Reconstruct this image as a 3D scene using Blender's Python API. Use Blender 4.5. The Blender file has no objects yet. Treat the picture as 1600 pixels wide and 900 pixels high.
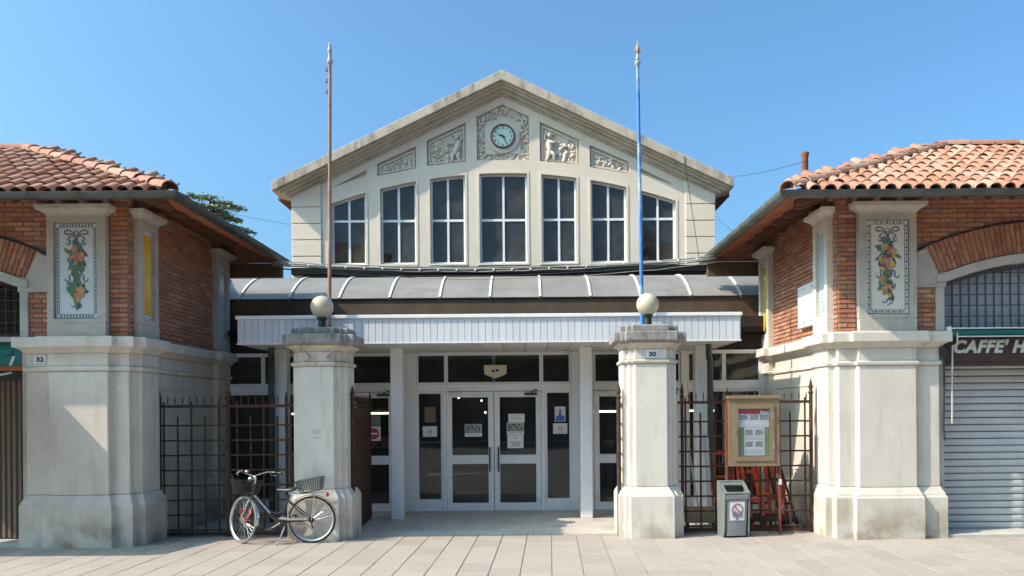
import bpy, bmesh, math, random
from mathutils import Vector, Matrix
random.seed(7)
R = math.radians
C = bpy.context.scene.collection
sc = bpy.context.scene

# ------------------------------------------------------------------ camera, sky, sun, exposure
cam = bpy.data.cameras.new('camera'); camo = bpy.data.objects.new('camera', cam); C.objects.link(camo)
cam.sensor_width = 36; cam.lens = 27; cam.clip_start = .1; cam.clip_end = 2000
cam.shift_x = -25/1600; cam.shift_y = 188/1600
camo.matrix_world = Matrix.Translation((.6, 0, 1.8)) @ Matrix.Rotation(R(90), 4, 'X') @ Matrix.Rotation(R(-.458), 4, 'Z')
sc.camera = camo
SUN = Vector((1.05, .355, -1)).normalized()                 # the way the light travels
world = bpy.data.worlds.new('World'); sc.world = world; world.use_nodes = True
wn = world.node_tree.nodes; wl = world.node_tree.links
sky = wn.new('ShaderNodeTexSky'); sky.sky_type = 'NISHITA'; sky.sun_disc = False
sky.sun_elevation = math.asin(-SUN.z); sky.sun_rotation = math.atan2(-SUN.x, -SUN.y)
sky.air_density = 1.0; sky.dust_density = 5.5; sky.ozone_density = 3.6; sky.altitude = 100
wn['Background'].inputs['Strength'].default_value = .125
tint = wn.new('ShaderNodeMix'); tint.data_type = 'RGBA'; tint.blend_type = 'MULTIPLY'; tint.inputs[0].default_value = 1
tint.inputs[7].default_value = (.63, .955, 1.07, 1)                 # the clear deep blue of a dry day
wl.new(sky.outputs[0], tint.inputs[6]); wl.new(tint.outputs[2], wn['Background'].inputs['Color'])
sun = bpy.data.lights.new('sun', 'SUN'); sun.energy = 3.1; sun.angle = R(.5); sun.color = (1, .855, .72)
suno = bpy.data.objects.new('sun', sun); C.objects.link(suno)
suno.rotation_euler = SUN.to_track_quat('-Z', 'Y').to_euler()
sc.view_settings.view_transform = 'Standard'; sc.view_settings.look = 'None'
sc.view_settings.exposure = 1.1; sc.view_settings.gamma = 1

# ------------------------------------------------------------------ materials
def new_mat(name):
    m = bpy.data.materials.new(name); m.use_nodes = True
    return m, m.node_tree.nodes, m.node_tree.links, m.node_tree.nodes['Principled BSDF']
def c4(c): return (c[0], c[1], c[2], 1)
def ramp(n, stops):
    r = n.new('ShaderNodeValToRGB'); e = r.color_ramp.elements
    while len(e) < len(stops): e.new(.5)
    for k, (p, c) in enumerate(stops): e[k].position = p; e[k].color = c4(c)
    return r
def noise(n, l, pos, scale, detail=5, rough=.6, stretch=None):
    t = n.new('ShaderNodeTexNoise'); t.inputs['Scale'].default_value = scale
    t.inputs['Detail'].default_value = detail; t.inputs['Roughness'].default_value = rough
    if stretch:
        mp = n.new('ShaderNodeMapping'); mp.inputs['Scale'].default_value = stretch
        l.new(pos, mp.inputs['Vector']); pos = mp.outputs[0]
    l.new(pos, t.inputs['Vector']); return t.outputs['Fac']
def mixc(n, l, fac, a, b, mode='MIX'):
    x = n.new('ShaderNodeMix'); x.data_type = 'RGBA'; x.blend_type = mode
    if isinstance(fac, (int, float)): x.inputs[0].default_value = fac
    else: l.new(fac, x.inputs[0])
    for s, v in ((6, a), (7, b)):
        if isinstance(v, tuple): x.inputs[s].default_value = c4(v)
        else: l.new(v, x.inputs[s])
    return x.outputs[2]
def rnd(n, l):
    """a number for each object and each loose piece"""
    o = n.new('ShaderNodeObjectInfo'); g = n.new('ShaderNodeNewGeometry')
    a = n.new('ShaderNodeMath'); a.operation = 'ADD'; l.new(o.outputs['Random'], a.inputs[0]); l.new(g.outputs['Random Per Island'], a.inputs[1])
    f = n.new('ShaderNodeMath'); f.operation = 'FRACT'; l.new(a.outputs[0], f.inputs[0]); return f.outputs[0]
def pm(name, c1, c2, scale=3, rough=.75, bump=.15, bscale=45, metal=0, vary=None, stain=None, sstretch=(1, 1, 1), sscale=2, slo=.55, shi=.75, spec=.4, famt=.25, low=None):
    """mottled procedural surface: two tones, fine grain, optional per-piece tones, stains, dirt splashed up from the ground"""
    m, n, l, p = new_mat(name)
    pos = n.new('ShaderNodeNewGeometry').outputs['Position']
    col = ramp(n, [(.32, c1), (.68, c2)]); l.new(noise(n, l, pos, scale), col.inputs[0]); out = col.outputs[0]
    if vary:
        v = ramp(n, [(k/(len(vary)-1), c) for k, c in enumerate(vary)]); l.new(rnd(n, l), v.inputs[0])
        out = mixc(n, l, .3, v.outputs[0], out)
    f = noise(n, l, pos, bscale, 6, .7)
    fr = ramp(n, [(.25, (1-famt,)*3), (.75, (1+famt*.4,)*3)]); l.new(f, fr.inputs[0])
    out = mixc(n, l, 1, out, fr.outputs[0], 'MULTIPLY')
    if stain:
        s = ramp(n, [(slo, (0, 0, 0)), (shi, (1, 1, 1))]); l.new(noise(n, l, pos, sscale, 7, .65, sstretch), s.inputs[0])
        out = mixc(n, l, s.outputs[0], out, stain)
    if low:                                                      # splashes of street dirt on a plinth
        sx = n.new('ShaderNodeSeparateXYZ'); l.new(pos, sx.inputs[0])
        mr = n.new('ShaderNodeMapRange'); mr.inputs[1].default_value = 0; mr.inputs[2].default_value = low[1]; mr.inputs[3].default_value = 1; mr.inputs[4].default_value = 0
        l.new(sx.outputs[2], mr.inputs[0])
        s = ramp(n, [(.40, (0, 0, 0)), (.62, (.9, .9, .9))]); l.new(noise(n, l, pos, 2.6, 6, .6), s.inputs[0])
        k = n.new('ShaderNodeMath'); k.operation = 'MULTIPLY'; l.new(mr.outputs[0], k.inputs[0]); l.new(s.outputs[0], k.inputs[1])
        out = mixc(n, l, k.outputs[0], out, low[0])
    l.new(out, p.inputs['Base Color'])
    p.inputs['Roughness'].default_value = rough; p.inputs['Metallic'].default_value = metal
    p.inputs['Specular IOR Level'].default_value = spec
    if bump:
        b = n.new('ShaderNodeBump'); b.inputs['Strength'].default_value = bump; b.inputs['Distance'].default_value = .02
        l.new(f, b.inputs['Height']); l.new(b.outputs[0], p.inputs['Normal'])
    return m
def plain(name, c, rough=.5, metal=0, spec=.5):
    return pm(name, tuple(x*.9 for x in c), c, 6, rough, .04, 60, metal, spec=spec, famt=.1)
def glass(name, tint, gloss=1.0, dust=.02):
    m, n, l, p = new_mat(name); n.remove(p)
    tr = n.new('ShaderNodeBsdfTransparent'); tr.inputs[0].default_value = c4(tint)
    gl = n.new('ShaderNodeBsdfGlossy'); gl.inputs['Roughness'].default_value = .015
    fr = n.new('ShaderNodeFresnel'); fr.inputs[0].default_value = 1.5
    bf = n.new('ShaderNodeMapRange'); bf.inputs[3].default_value = 1.5; bf.inputs[4].default_value = 1/1.5      # same reflection from both sides of a pane
    l.new(n.new('ShaderNodeNewGeometry').outputs['Backfacing'], bf.inputs[0]); l.new(bf.outputs[0], fr.inputs[0])
    k = n.new('ShaderNodeMath'); k.operation = 'MULTIPLY'; k.inputs[1].default_value = 1.9*gloss; k.use_clamp = True
    pos = n.new('ShaderNodeNewGeometry').outputs['Position']
    b = n.new('ShaderNodeBump'); b.inputs['Strength'].default_value = .03; b.inputs['Distance'].default_value = .1
    l.new(noise(n, l, pos, 1.2, 1), b.inputs['Height']); l.new(b.outputs[0], gl.inputs['Normal'])
    mx = n.new('ShaderNodeMixShader'); l.new(fr.outputs[0], k.inputs[0]); l.new(k.outputs[0], mx.inputs[0])
    l.new(tr.outputs[0], mx.inputs[1]); l.new(gl.outputs[0], mx.inputs[2]); 
    df = n.new('ShaderNodeBsdfDiffuse'); df.inputs[0].default_value = (.52, .50, .47, 1)                          # film of dust, thicker in patches
    dr = ramp(n, [(.3, (dust*.5,)*3), (.75, (dust*1.6,)*3)]); l.new(noise(n, l, pos, 2.3, 5), dr.inputs[0])
    m2 = n.new('ShaderNodeMixShader'); l.new(dr.outputs[0], m2.inputs[0]); l.new(mx.outputs[0], m2.inputs[1]); l.new(df.outputs[0], m2.inputs[2])
    l.new(m2.outputs[0], n['Material Output'].inputs[0])
    return m
def lit(name, c, e):
    m, n, l, p = new_mat(name); p.inputs['Base Color'].default_value = c4(c)
    p.inputs['Emission Color'].default_value = c4(c); p.inputs['Emission Strength'].default_value = e; return m

M = {}
M['gable'] = pm('gable_render', (.71, .61, .485), (.78, .68, .555), 1.3, .85, .25, 30, stain=(.57, .51, .42), sscale=1.1, slo=.56, shi=.85)
M['rake'] = pm('weathered_cornice_stone', (.46, .39, .30), (.60, .52, .41), 2.5, .9, .4, 28, stain=(.19, .155, .12), sscale=1.6, sstretch=(2.2, 1, .8), slo=.48, shi=.72)
M['rakesoft'] = pm('cornice_moulding_stone', (.52, .44, .33), (.62, .54, .43), 3, .9, .3, 28, stain=(.3, .25, .19), sscale=2, slo=.5, shi=.8)
M['relief'] = pm('carved_relief_plaster', (.66, .58, .475), (.73, .65, .545), 4, .85, .3, 60)
M['stone'] = pm('cast_stone', (.57, .52, .445), (.65, .60, .52), 2.2, .85, .3, 55, stain=(.44, .39, .32), sscale=2.6, sstretch=(2.2, 2.2, .3), slo=.5, shi=.78, low=((.27, .21, .14), .75), famt=.13)
M['pierstone'] = pm('painted_pier_stone', (.60, .555, .48), (.67, .625, .55), 3, .8, .14, 60, stain=(.47, .41, .33), sscale=3, sstretch=(2.4, 2.4, .4), slo=.54, shi=.76, low=((.36, .31, .23), .5), famt=.12)
M['smear'] = pm('smeared_grey_paint', (.46, .44, .39), (.62, .58, .51), 22, .85, .1, 60)
M['capital'] = pm('stained_capital_stone', (.52, .46, .37), (.62, .57, .49), 4, .85, .3, 60, stain=(.24, .17, .10), sscale=5, sstretch=(2, 2, .7), slo=.53, shi=.72)
M['capstone'] = pm('weathered_cap_stone', (.24, .225, .21), (.36, .335, .31), 5, .9, .45, 50, stain=(.11, .10, .095), sscale=5, sstretch=(2, 2, .7), slo=.5, shi=.7)
M['frame'] = pm('grey_frame_stone', (.42, .385, .33), (.50, .465, .405), 3, .88, .3, 55, stain=(.27, .25, .22), sscale=2.5, slo=.52, shi=.8)
M['brick'] = pm('brick', (.38, .155, .085), (.52, .23, .13), 14, .9, .5, 70, vary=[(.36, .125, .07), (.50, .19, .10), (.56, .26, .15), (.44, .16, .09), (.62, .35, .22), (.30, .115, .075), (.50, .21, .125)], famt=.5, stain=(.22, .125, .09), sscale=3.2, slo=.52, shi=.78)
M['mortar'] = pm('mortar', (.20, .15, .115), (.28, .215, .165), 8, .95, .4, 80)
M['tile'] = pm('roof_tile', (.32, .15, .09), (.46, .26, .175), 9, .85, .35, 50, vary=[(.30, .12, .07), (.42, .195, .115), (.50, .31, .22), (.38, .155, .09), (.52, .37, .27), (.33, .17, .115), (.46, .22, .13), (.27, .13, .095)], famt=.35, stain=(.15, .11, .08), sscale=6, slo=.56, shi=.8)
M['tilebase'] = pm('roof_underlay', (.2, .09, .055), (.28, .13, .08), 6, .9, .3, 40)
M['soffit'] = pm('terracotta_soffit', (.42, .17, .09), (.52, .23, .13), 5, .9, .3, 40, vary=[(.28, .11, .06), (.44, .19, .11), (.36, .14, .08)])
M['rafter'] = pm('rafter_wood', (.10, .05, .03), (.16, .08, .05), 6, .8, .3, 40)
M['gutter'] = pm('zinc_gutter', (.075, .08, .078), (.12, .125, .118), 4, .45, .1, 40, metal=.5)
M['gutterold'] = pm('verdigris_gutter', (.12, .135, .12), (.20, .215, .19), 3, .55, .15, 30, metal=.35, stain=(.09, .085, .075), sscale=4)
M['drain'] = pm('downpipe_paint', (.035, .06, .055), (.06, .09, .08), 5, .4, .08, 40, metal=.2)
M['white'] = pm('white_aluminium', (.74, .74, .74), (.80, .80, .80), 3, .38, .03, 60, spec=.5, famt=.06)
M['fascia'] = pm('white_cladding', (.55, .57, .595), (.61, .63, .655), 2, .42, .03, 60, vary=[(.54, .56, .585), (.61, .63, .655), (.575, .595, .62)], famt=.06, stain=(.45, .46, .46), sscale=3, sstretch=(4, 1, .5), slo=.62, shi=.9)
M['soffitboard'] = pm('soffit_cladding', (.70, .68, .63), (.76, .74, .69), 3, .5, .03, 60, vary=[(.70, .68, .63), (.77, .75, .70)], famt=.08)
M['beam'] = pm('brown_beam', (.09, .057, .034), (.14, .09, .055), 2.2, .6, .1, 40, stain=(.17, .12, .08), sscale=1.3, sstretch=(2, 1, .6), slo=.55, shi=.85)
M['poly'] = pm('grey_polycarbonate', (.20, .185, .16), (.26, .24, .21), 1.3, .4, .04, 25, spec=.5, famt=.1, stain=(.15, .135, .115), sscale=1.7, sstretch=(1, 2, 2), slo=.5, shi=.75)
M['rib'] = pm('rib_metal', (.56, .55, .52), (.66, .65, .62), 4, .45, .05, 50)
M['glass'] = glass('door_glass', (.62, .66, .65), .5, .03)
M['upglass'] = glass('tinted_window_glass', (.10, .10, .10), .62, .075)
M['shopglass'] = glass('shop_window_glass', (.93, .94, .95), .6)
M['iron'] = pm('rusty_iron', (.045, .022, .016), (.085, .04, .026), 9, .75, .35, 60, stain=(.15, .065, .03), sscale=7, slo=.55, shi=.75, metal=.15)
M['darkiron'] = pm('dark_iron', (.03, .026, .024), (.055, .045, .04), 9, .65, .25, 60, metal=.3)
M['black'] = plain('black_metal', (.018, .018, .02), .45)
M['membrane'] = plain('roofing_membrane', (.012, .012, .013), .85, spec=.15)
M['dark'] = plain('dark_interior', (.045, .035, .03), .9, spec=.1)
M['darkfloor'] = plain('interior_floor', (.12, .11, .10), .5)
M['rustpole'] = pm('rusty_pole_paint', (.23, .125, .085), (.34, .21, .155), 7, .65, .2, 60, stain=(.40, .34, .30), sscale=6, sstretch=(1, 1, .4))
M['bluepole'] = pm('faded_blue_paint', (.03, .16, .46), (.06, .24, .56), 4, .5, .15, 60, stain=(.34, .46, .56), sscale=1.6, sstretch=(1, 1, .7), slo=.54, shi=.64)
M['finial'] = pm('finial_metal', (.30, .29, .28), (.44, .43, .41), 8, .5, .1, 60, stain=(.28, .15, .10), sscale=14, slo=.55, shi=.65)
M['globe'] = pm('opal_globe', (.50, .455, .34), (.53, .485, .37), 5, .16, 0, 60, famt=.03)
M['globe'].node_tree.nodes['Principled BSDF'].inputs['Subsurface Weight'].default_value = .35
M['globe'].node_tree.nodes['Principled BSDF'].inputs['Subsurface Radius'].default_value = (.12, .1, .07)
M['slab'] = pm('paving_stone', (.345, .295, .256), (.40, .345, .302), 1.6, .8, .15, 55, vary=[(.32, .274, .232), (.37, .318, .272), (.395, .34, .292), (.35, .30, .255)], famt=.22, stain=(.28, .24, .20), sscale=2.1, slo=.55, shi=.8)
M['joint'] = pm('paving_joint', (.31, .27, .23), (.38, .335, .29), 5, .95, .2, 80)
M['threshold'] = pm('threshold_stone', (.45, .42, .37), (.52, .49, .44), 4, .8, .2, 60)
M['paper'] = plain('paper', (.80, .80, .80), .8)
M['plastic_white'] = plain('white_plastic', (.70, .70, .69), .4)
M['ink'] = plain('ink', (.02, .022, .025), .7)
M['inkgrey'] = plain('grey_print', (.22, .23, .24), .8)
M['photoprint'] = pm('printed_photo', (.10, .11, .12), (.62, .62, .60), 38, .7, 0, 60)
M['signgreen'] = plain('pale_green_print', (.55, .62, .55), .7)
M['signred'] = plain('red_print', (.55, .045, .06), .6)
M['signblue'] = plain('blue_print', (.07, .16, .42), .6)
M['brownpaper'] = plain('brown_card', (.20, .14, .10), .8)
M['numberplate'] = plain('number_plate', (.78, .80, .83), .3)
M['dial'] = plain('clock_dial', (.56, .72, .62), .5)
M['clockrim'] = pm('rusty_clock_rim', (.10, .04, .03), (.18, .075, .05), 12, .7, .2, 60)
M['majolica'] = pm('majolica_white', (.60, .585, .52), (.66, .645, .58), 4, .2, .03, 30, famt=.06)
M['majolica_pale'] = pm('majolica_bluish', (.52, .56, .55), (.58, .62, .61), 4, .2, .03, 30, famt=.06)
M['yellowtile'] = pm('yellow_majolica', (.62, .36, .02), (.74, .46, .035), 5, .25, .05, 30, famt=.2)
M['bluetile'] = pm('blue_majolica', (.36, .44, .50), (.48, .55, .59), 6, .2, .05, 30, famt=.15)
for k, c in {'leafdark': (.06, .12, .085), 'leafteal': (.10, .20, .19), 'leafolive': (.17, .18, .06), 'orange': (.46, .20, .08), 'peach': (.52, .31, .17), 'rose': (.48, .20, .14), 'yellow': (.62, .46, .08), 'plum': (.14, .09, .16), 'ribbon': (.14, .17, .24)}.items():
    M[k] = pm('glaze_'+k, tuple(x*.8 for x in c), tuple(x*1.15 for x in c), 30, .25, .02, 40, famt=.25)
M['shutter'] = pm('painted_roller_shutter', (.46, .485, .49), (.53, .55, .555), 3, .6, .05, 50, stain=(.12, .11, .10), sscale=3.5, sstretch=(1, 1, 9), slo=.66, shi=.72)
M['cafe'] = pm('dark_brown_signboard', (.045, .024, .018), (.07, .037, .028), 3, .5, .05, 40)
M['letters'] = plain('cream_lettering', (.55, .53, .49), .6)
M['awning'] = pm('green_awning_fabric', (.008, .10, .085), (.014, .14, .12), 4, .8, .1, 90)
M['orangebar'] = plain('orange_bar', (.38, .10, .03), .5)
M['slatwood'] = pm('brown_slats', (.15, .115, .085), (.22, .17, .13), 5, .6, .1, 50, vary=[(.09, .065, .05), (.22, .175, .135), (.15, .11, .085)])
M['curtain'] = pm('pale_curtain', (.72, .74, .76), (.80, .82, .84), 5, .85, .1, 40)
M['grille'] = plain('window_grille_paint', (.07, .085, .105), .5)
M['caseframe'] = pm('bronze_aluminium', (.25, .18, .105), (.30, .22, .13), 5, .38, .05, 60, metal=.25, famt=.08)
M['casepost'] = plain('red_brown_post', (.20, .055, .035), .5)
M['caseback'] = plain('green_felt', (.26, .36, .20), .9)
M['bin'] = pm('grey_green_plastic', (.15, .165, .155), (.20, .215, .20), 4, .5, .05, 60)
M['bingrey'] = pm('grey_plastic', (.21, .22, .225), (.26, .27, .275), 4, .45, .05, 60)
M['redpaint'] = pm('red_orange_paint', (.70, .075, .02), (.80, .13, .04), 6, .5, .1, 50, stain=(.30, .07, .04), sscale=8, slo=.58, shi=.7)
M['redbrown'] = plain('brown_red_paint', (.22, .07, .05), .55)
M['whitetube'] = plain('white_tube_paint', (.60, .59, .57), .5)
M['wood'] = pm('plywood', (.30, .22, .15), (.38, .285, .20), 5, .8, .1, 50)
M['bikeframe'] = plain('bike_paint', (.035, .036, .04), .3, .2)
M['bikepanel'] = plain('bike_silver_panel', (.42, .44, .46), .3, .4)
M['chrome'] = plain('polished_metal', (.62, .61, .58), .25, .9)
M['tyre'] = plain('tyre_rubber', (.03, .028, .026), .85)
M['tyregrey'] = plain('grey_tyre', (.22, .22, .22), .8)
M['saddle'] = plain('saddle_vinyl', (.05, .05, .05), .35)
M['fadedred'] = plain('faded_red_print', (.50, .20, .22), .7)
M['wire'] = plain('basket_wire', (.03, .03, .032), .4)
M['redplastic'] = plain('red_plastic', (.50, .03, .03), .3)
M['cable'] = pm('grey_cable', (.30, .28, .25), (.40, .375, .34), 8, .7, .1, 50)
M['cableblack'] = plain('black_cable', (.03, .03, .03), .6)
M['siren'] = plain('yellowed_plastic', (.58, .52, .36), .45)
M['bark'] = pm('cedar_bark', (.06, .045, .035), (.10, .08, .06), 8, .9, .4, 30)
M['needles'] = pm('cedar_needles', (.17, .24, .14), (.26, .34, .20), 3, .8, 0, 30, vary=[(.17, .24, .15), (.28, .36, .22), (.21, .28, .17)])
M['tube'] = lit('lit_tube', (.95, 1, .70), 6)
M['warmlamp'] = lit('warm_lamp', (1, .45, .08), 5)
M['goods'] = pm('boxed_goods', (.35, .20, .05), (.55, .34, .10), 9, .5, .1, 30, vary=[(.55, .33, .08), (.45, .12, .06), (.5, .45, .3), (.18, .25, .10)])
M['far'] = pm('ochre_street_wall', (.22, .15, .10), (.28, .195, .13), 1.5, .9, .2, 30)
M['asphalt'] = pm('asphalt', (.05, .05, .05), (.065, .064, .062), 4, .9, .3, 90)

def sett_mat():                                                  # small setts, too fine to pick apart
    m, n, l, p = new_mat('small_setts'); pos = n.new('ShaderNodeNewGeometry').outputs['Position']
    b = n.new('ShaderNodeTexBrick'); b.inputs['Scale'].default_value = 1
    b.inputs['Brick Width'].default_value = .12; b.inputs['Row Height'].default_value = .06; b.inputs['Mortar Size'].default_value = .005
    b.inputs['Color1'].default_value = (.50, .45, .39, 1); b.inputs['Color2'].default_value = (.58, .525, .455, 1); b.inputs['Mortar'].default_value = (.3, .27, .235, 1)
    l.new(pos, b.inputs['Vector'])
    f = noise(n, l, pos, 2.2); fr = ramp(n, [(.3, (.8, .8, .8)), (.7, (1.1, 1.1, 1.1))]); l.new(f, fr.inputs[0])
    l.new(mixc(n, l, 1, b.outputs['Color'], fr.outputs[0], 'MULTIPLY'), p.inputs['Base Color'])
    bm = n.new('ShaderNodeBump'); bm.inputs['Strength'].default_value = .4; bm.inputs['Distance'].default_value = .004; bm.invert = True
    l.new(b.outputs['Fac'], bm.inputs['Height']); l.new(bm.outputs[0], p.inputs['Normal']); p.inputs['Roughness'].default_value = .75
    return m
M['setts'] = sett_mat()

# ------------------------------------------------------------------ mesh helpers
class B:
    def __init__(s): s.v = []; s.f = []
    def add(s, v, f):
        k = len(s.v); s.v += [tuple(x) for x in v]; s.f += [tuple(i+k for i in q) for q in f]; return s
    def box(s, x0, x1, y0, y1, z0, z1):
        return s.add([(x, y, z) for x in (x0, x1) for y in (y0, y1) for z in (z0, z1)],
                     [(0, 1, 3, 2), (4, 6, 7, 5), (0, 4, 5, 1), (2, 3, 7, 6), (0, 2, 6, 4), (1, 5, 7, 3)])
    def prism(s, poly, c0, c1, axis='y'):
        n = len(poly)
        g = {'y': lambda a, b, c: (a, c, b), 'z': lambda a, b, c: (a, b, c), 'x': lambda a, b, c: (c, a, b)}[axis]
        v = [g(a, b, c0) for a, b in poly] + [g(a, b, c1) for a, b in poly]
        f = [tuple(range(n))[::-1], tuple(range(n, 2*n))] + [(i, (i+1) % n, n+(i+1) % n, n+i) for i in range(n)]
        return s.add(v, f)
    def loft(s, loops, cap=True):
        n = len(loops[0]); v = [p for L in loops for p in L]; f = []
        for k in range(len(loops)-1):
            for i in range(n): f.append((k*n+i, k*n+(i+1) % n, (k+1)*n+(i+1) % n, (k+1)*n+i))
        if cap: f += [tuple(range(n))[::-1], tuple(range((len(loops)-1)*n, len(loops)*n))]
        return s.add(v, f)
    def tube(s, pts, r, n=8, closed=False):
        pts = [Vector(p) for p in pts]; loops = []; m = len(pts); prev = None
        for i, p in enumerate(pts):
            a = pts[(i-1) % m] if (closed or i) else p; b = pts[(i+1) % m] if (closed or i < m-1) else p
            t = (b-a).normalized()
            if prev is None:
                u = t.cross(Vector((0, 0, 1))); u = u if u.length > .05 else t.cross(Vector((0, 1, 0)))
            else: u = prev - t*prev.dot(t)
            u.normalize(); prev = u; w = t.cross(u); rr = r[i] if isinstance(r, (list, tuple)) else r
            loops.append([p+u*rr*math.cos(2*math.pi*k/n)+w*rr*math.sin(2*math.pi*k/n) for k in range(n)])
        if closed: loops.append(loops[0])
        return s.loft(loops, not closed)
    def lathe(s, prof, n=20, c=(0, 0, 0)):
        return s.loft([[(c[0]+r*math.cos(2*math.pi*k/n), c[1]+r*math.sin(2*math.pi*k/n), c[2]+z) for k in range(n)] for r, z in prof])
    def ball(s, c, r, sx=1, sy=1, sz=1, n=10, m=6, rot=None):
        c = Vector(c); L = []
        for j in range(1, m):
            a = math.pi*j/m; L.append([Vector((r*sx*math.sin(a)*math.cos(2*math.pi*k/n), r*sy*math.sin(a)*math.sin(2*math.pi*k/n), -r*sz*math.cos(a))) for k in range(n)])
        v = [Vector((0, 0, -r*sz))]+[p for q in L for p in q]+[Vector((0, 0, r*sz))]
        if rot: v = [rot @ p for p in v]
        f = [(0, 1+(k+1) % n, 1+k) for k in range(n)]
        for j in range(m-2):
            for k in range(n): f.append((1+j*n+k, 1+j*n+(k+1) % n, 1+(j+1)*n+(k+1) % n, 1+(j+1)*n+k))
        e = len(v)-1; b = 1+(m-2)*n
        f += [(b+k, b+(k+1) % n, e) for k in range(n)]
        return s.add([p+c for p in v], f)
    def mesh(s, name):
        me = bpy.data.meshes.new(name); me.from_pydata(s.v, [], s.f)
        bm = bmesh.new(); bm.from_mesh(me); bmesh.ops.recalc_face_normals(bm, faces=bm.faces); bm.to_mesh(me); bm.free()
        return me
    def build(s, name, mat, parent=None, smooth=False, bevel=0, kind=None):
        return link(name, s.mesh(name), mat, parent, smooth, bevel, kind)
def link(name, me, mat, parent=None, smooth=False, bevel=0, kind=None):
    o = bpy.data.objects.new(name, me); C.objects.link(o)
    if mat is not None and not me.materials: me.materials.append(M[mat] if isinstance(mat, str) else mat)
    if parent is not None:
        o.parent = parent
        if parent.type == 'EMPTY' and not parent.get('_local'): o.matrix_parent_inverse = Matrix.Translation(-parent.location)
    if smooth:
        me.polygons.foreach_set('use_smooth', [True]*len(me.polygons))
        if smooth != 'all': me.set_sharp_from_angle(angle=R(40))
    if bevel:
        b = o.modifiers.new('bevel', 'BEVEL'); b.width = bevel; b.segments = 2; b.limit_method = 'ANGLE'; b.angle_limit = R(35)
    if kind: o['kind'] = kind
    return o
def tag(o, label, cat, group=None):
    o['label'] = label; o['category'] = cat
    if group: o['group'] = group
    return o
def thing(name, label, cat, loc=(0, 0, 0), group=None, local=False, rz=0):
    o = bpy.data.objects.new(name, None); C.objects.link(o); o.location = loc; o.rotation_euler = (0, 0, rz); o.empty_display_size = .2
    if local: o['_local'] = 1
    return tag(o, label, cat, group)
def struct(o): o['kind'] = 'structure'; return o
def bx(name, mat, parent, x0, x1, y0, y1, z0, z1, bevel=0): return B().box(min(x0, x1), max(x0, x1), y0, y1, z0, z1).build(name, mat, parent, bevel=bevel)
def plate_mesh(name, outer, holes, y0, y1):
    """a wall with openings: outline and holes in x,z, standing between y0 and y1"""
    cu = bpy.data.curves.new(name, 'CURVE'); cu.dimensions = '2D'; cu.fill_mode = 'BOTH'; cu.extrude = abs(y1-y0)/2
    for poly in [outer]+list(holes):
        sp = cu.splines.new('POLY'); sp.points.add(len(poly)-1); sp.use_cyclic_u = True
        for p, (a, b) in zip(sp.points, poly): p.co = (a, b, 0, 1)
    me = curve_to_mesh(cu, name)
    me.transform(Matrix.Translation((0, (y0+y1)/2, 0)) @ Matrix.Rotation(R(90), 4, 'X')); return me
def curve_to_mesh(cu, name):
    o = bpy.data.objects.new('tmp', cu); C.objects.link(o)
    me = bpy.data.meshes.new_from_object(o.evaluated_get(bpy.context.evaluated_depsgraph_get())); me.name = name
    bpy.data.objects.remove(o); bpy.data.curves.remove(cu); return me
def plate(name, mat, parent, outer, holes, y0, y1, bevel=0): return link(name, plate_mesh(name, outer, holes, y0, y1), mat, parent, bevel=bevel)
def letters(name, txt, mat, parent, x, y, z, h, sx=1, shear=0, bold=0, depth=.002, align='CENTER'):
    """lettering h tall standing on a wall that faces the street; x,z is its middle (or left) foot"""
    cu = bpy.data.curves.new(name, 'FONT'); cu.body = txt; cu.size = h/.72; cu.extrude = depth; cu.shear = shear; cu.offset = bold; cu.align_x = align; cu.space_character = 1+max(bold-.004, 0)*16
    me = curve_to_mesh(cu, name); me.materials.clear()
    me.transform(Matrix.Translation((x, y, z)) @ Matrix.Rotation(R(90), 4, 'X') @ Matrix.Diagonal((sx, 1, 1, 1)))
    return link(name, me, mat, parent)
def rect(x0, x1, z0, z1): return [(x0, z0), (x1, z0), (x1, z1), (x0, z1)]
def ring(cx, cz, r, n=28): return [(cx+r*math.cos(2*math.pi*k/n), cz+r*math.sin(2*math.pi*k/n)) for k in range(n)]

# ------------------------------------------------------------------ ground
g = B().add([(-400, -400, -.035), (400, -400, -.035), (400, 400, -.035), (-400, 400, -.035)], [(0, 1, 2, 3)]).build('ground', 'joint'); struct(g)
road = B().box(-200, 200, -15.5, -7, -.034, -.03).build('road', 'asphalt'); struct(road)
bounce_paving = struct(B().box(-60, 60, -6.9, 3.2, -.034, -.004).build('bounce_paving', 'slab'))  # unseen pale paving, added to bounce warm sunlight onto the shaded fronts
pav = B().box(-40, 40, 3.2, 11.02, -.034, -.012).build('pavement', 'joint'); struct(pav)
sm = []
for k in range(3):
    b = B(); c = .004
    j = [random.uniform(-.0015, .0015) for _ in range(4)]
    lo = [(-.5, -.5, -1), (.5, -.5, -1), (.5, .5, -1), (-.5, .5, -1)]; mid = [(-.5, -.5, -.25), (.5, -.5, -.25), (.5, .5, -.25), (-.5, .5, -.25)]
    top = [(-.49, -.492, 0), (.49, -.492, 0), (.49, .492, 0), (-.49, .492, 0)]
    b.loft([lo, mid, top]); me = b.mesh('paving_slab'); me.materials.append(M['slab']); sm.append(me)
ca, sa = math.cos(R(1.7)), math.sin(R(1.7))
slabs = []
for i in range(-36, 38):
    y = 3.2+random.uniform(0, .5)
    while y < 10.98:
        L = random.choice((.42, .5, .5, .58)); y1 = min(y+L, 10.98)
        if y1-y > .1: slabs.append((i*.347+.03, (y+y1)/2, y1-y))
        y = y1
def shown(s):
    X = s[0]-.6+(s[1]-10)*.03; return s[1] > 8.05 and -825/1200*s[1] - .15 < X < 775/1200*s[1]+.15
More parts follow.
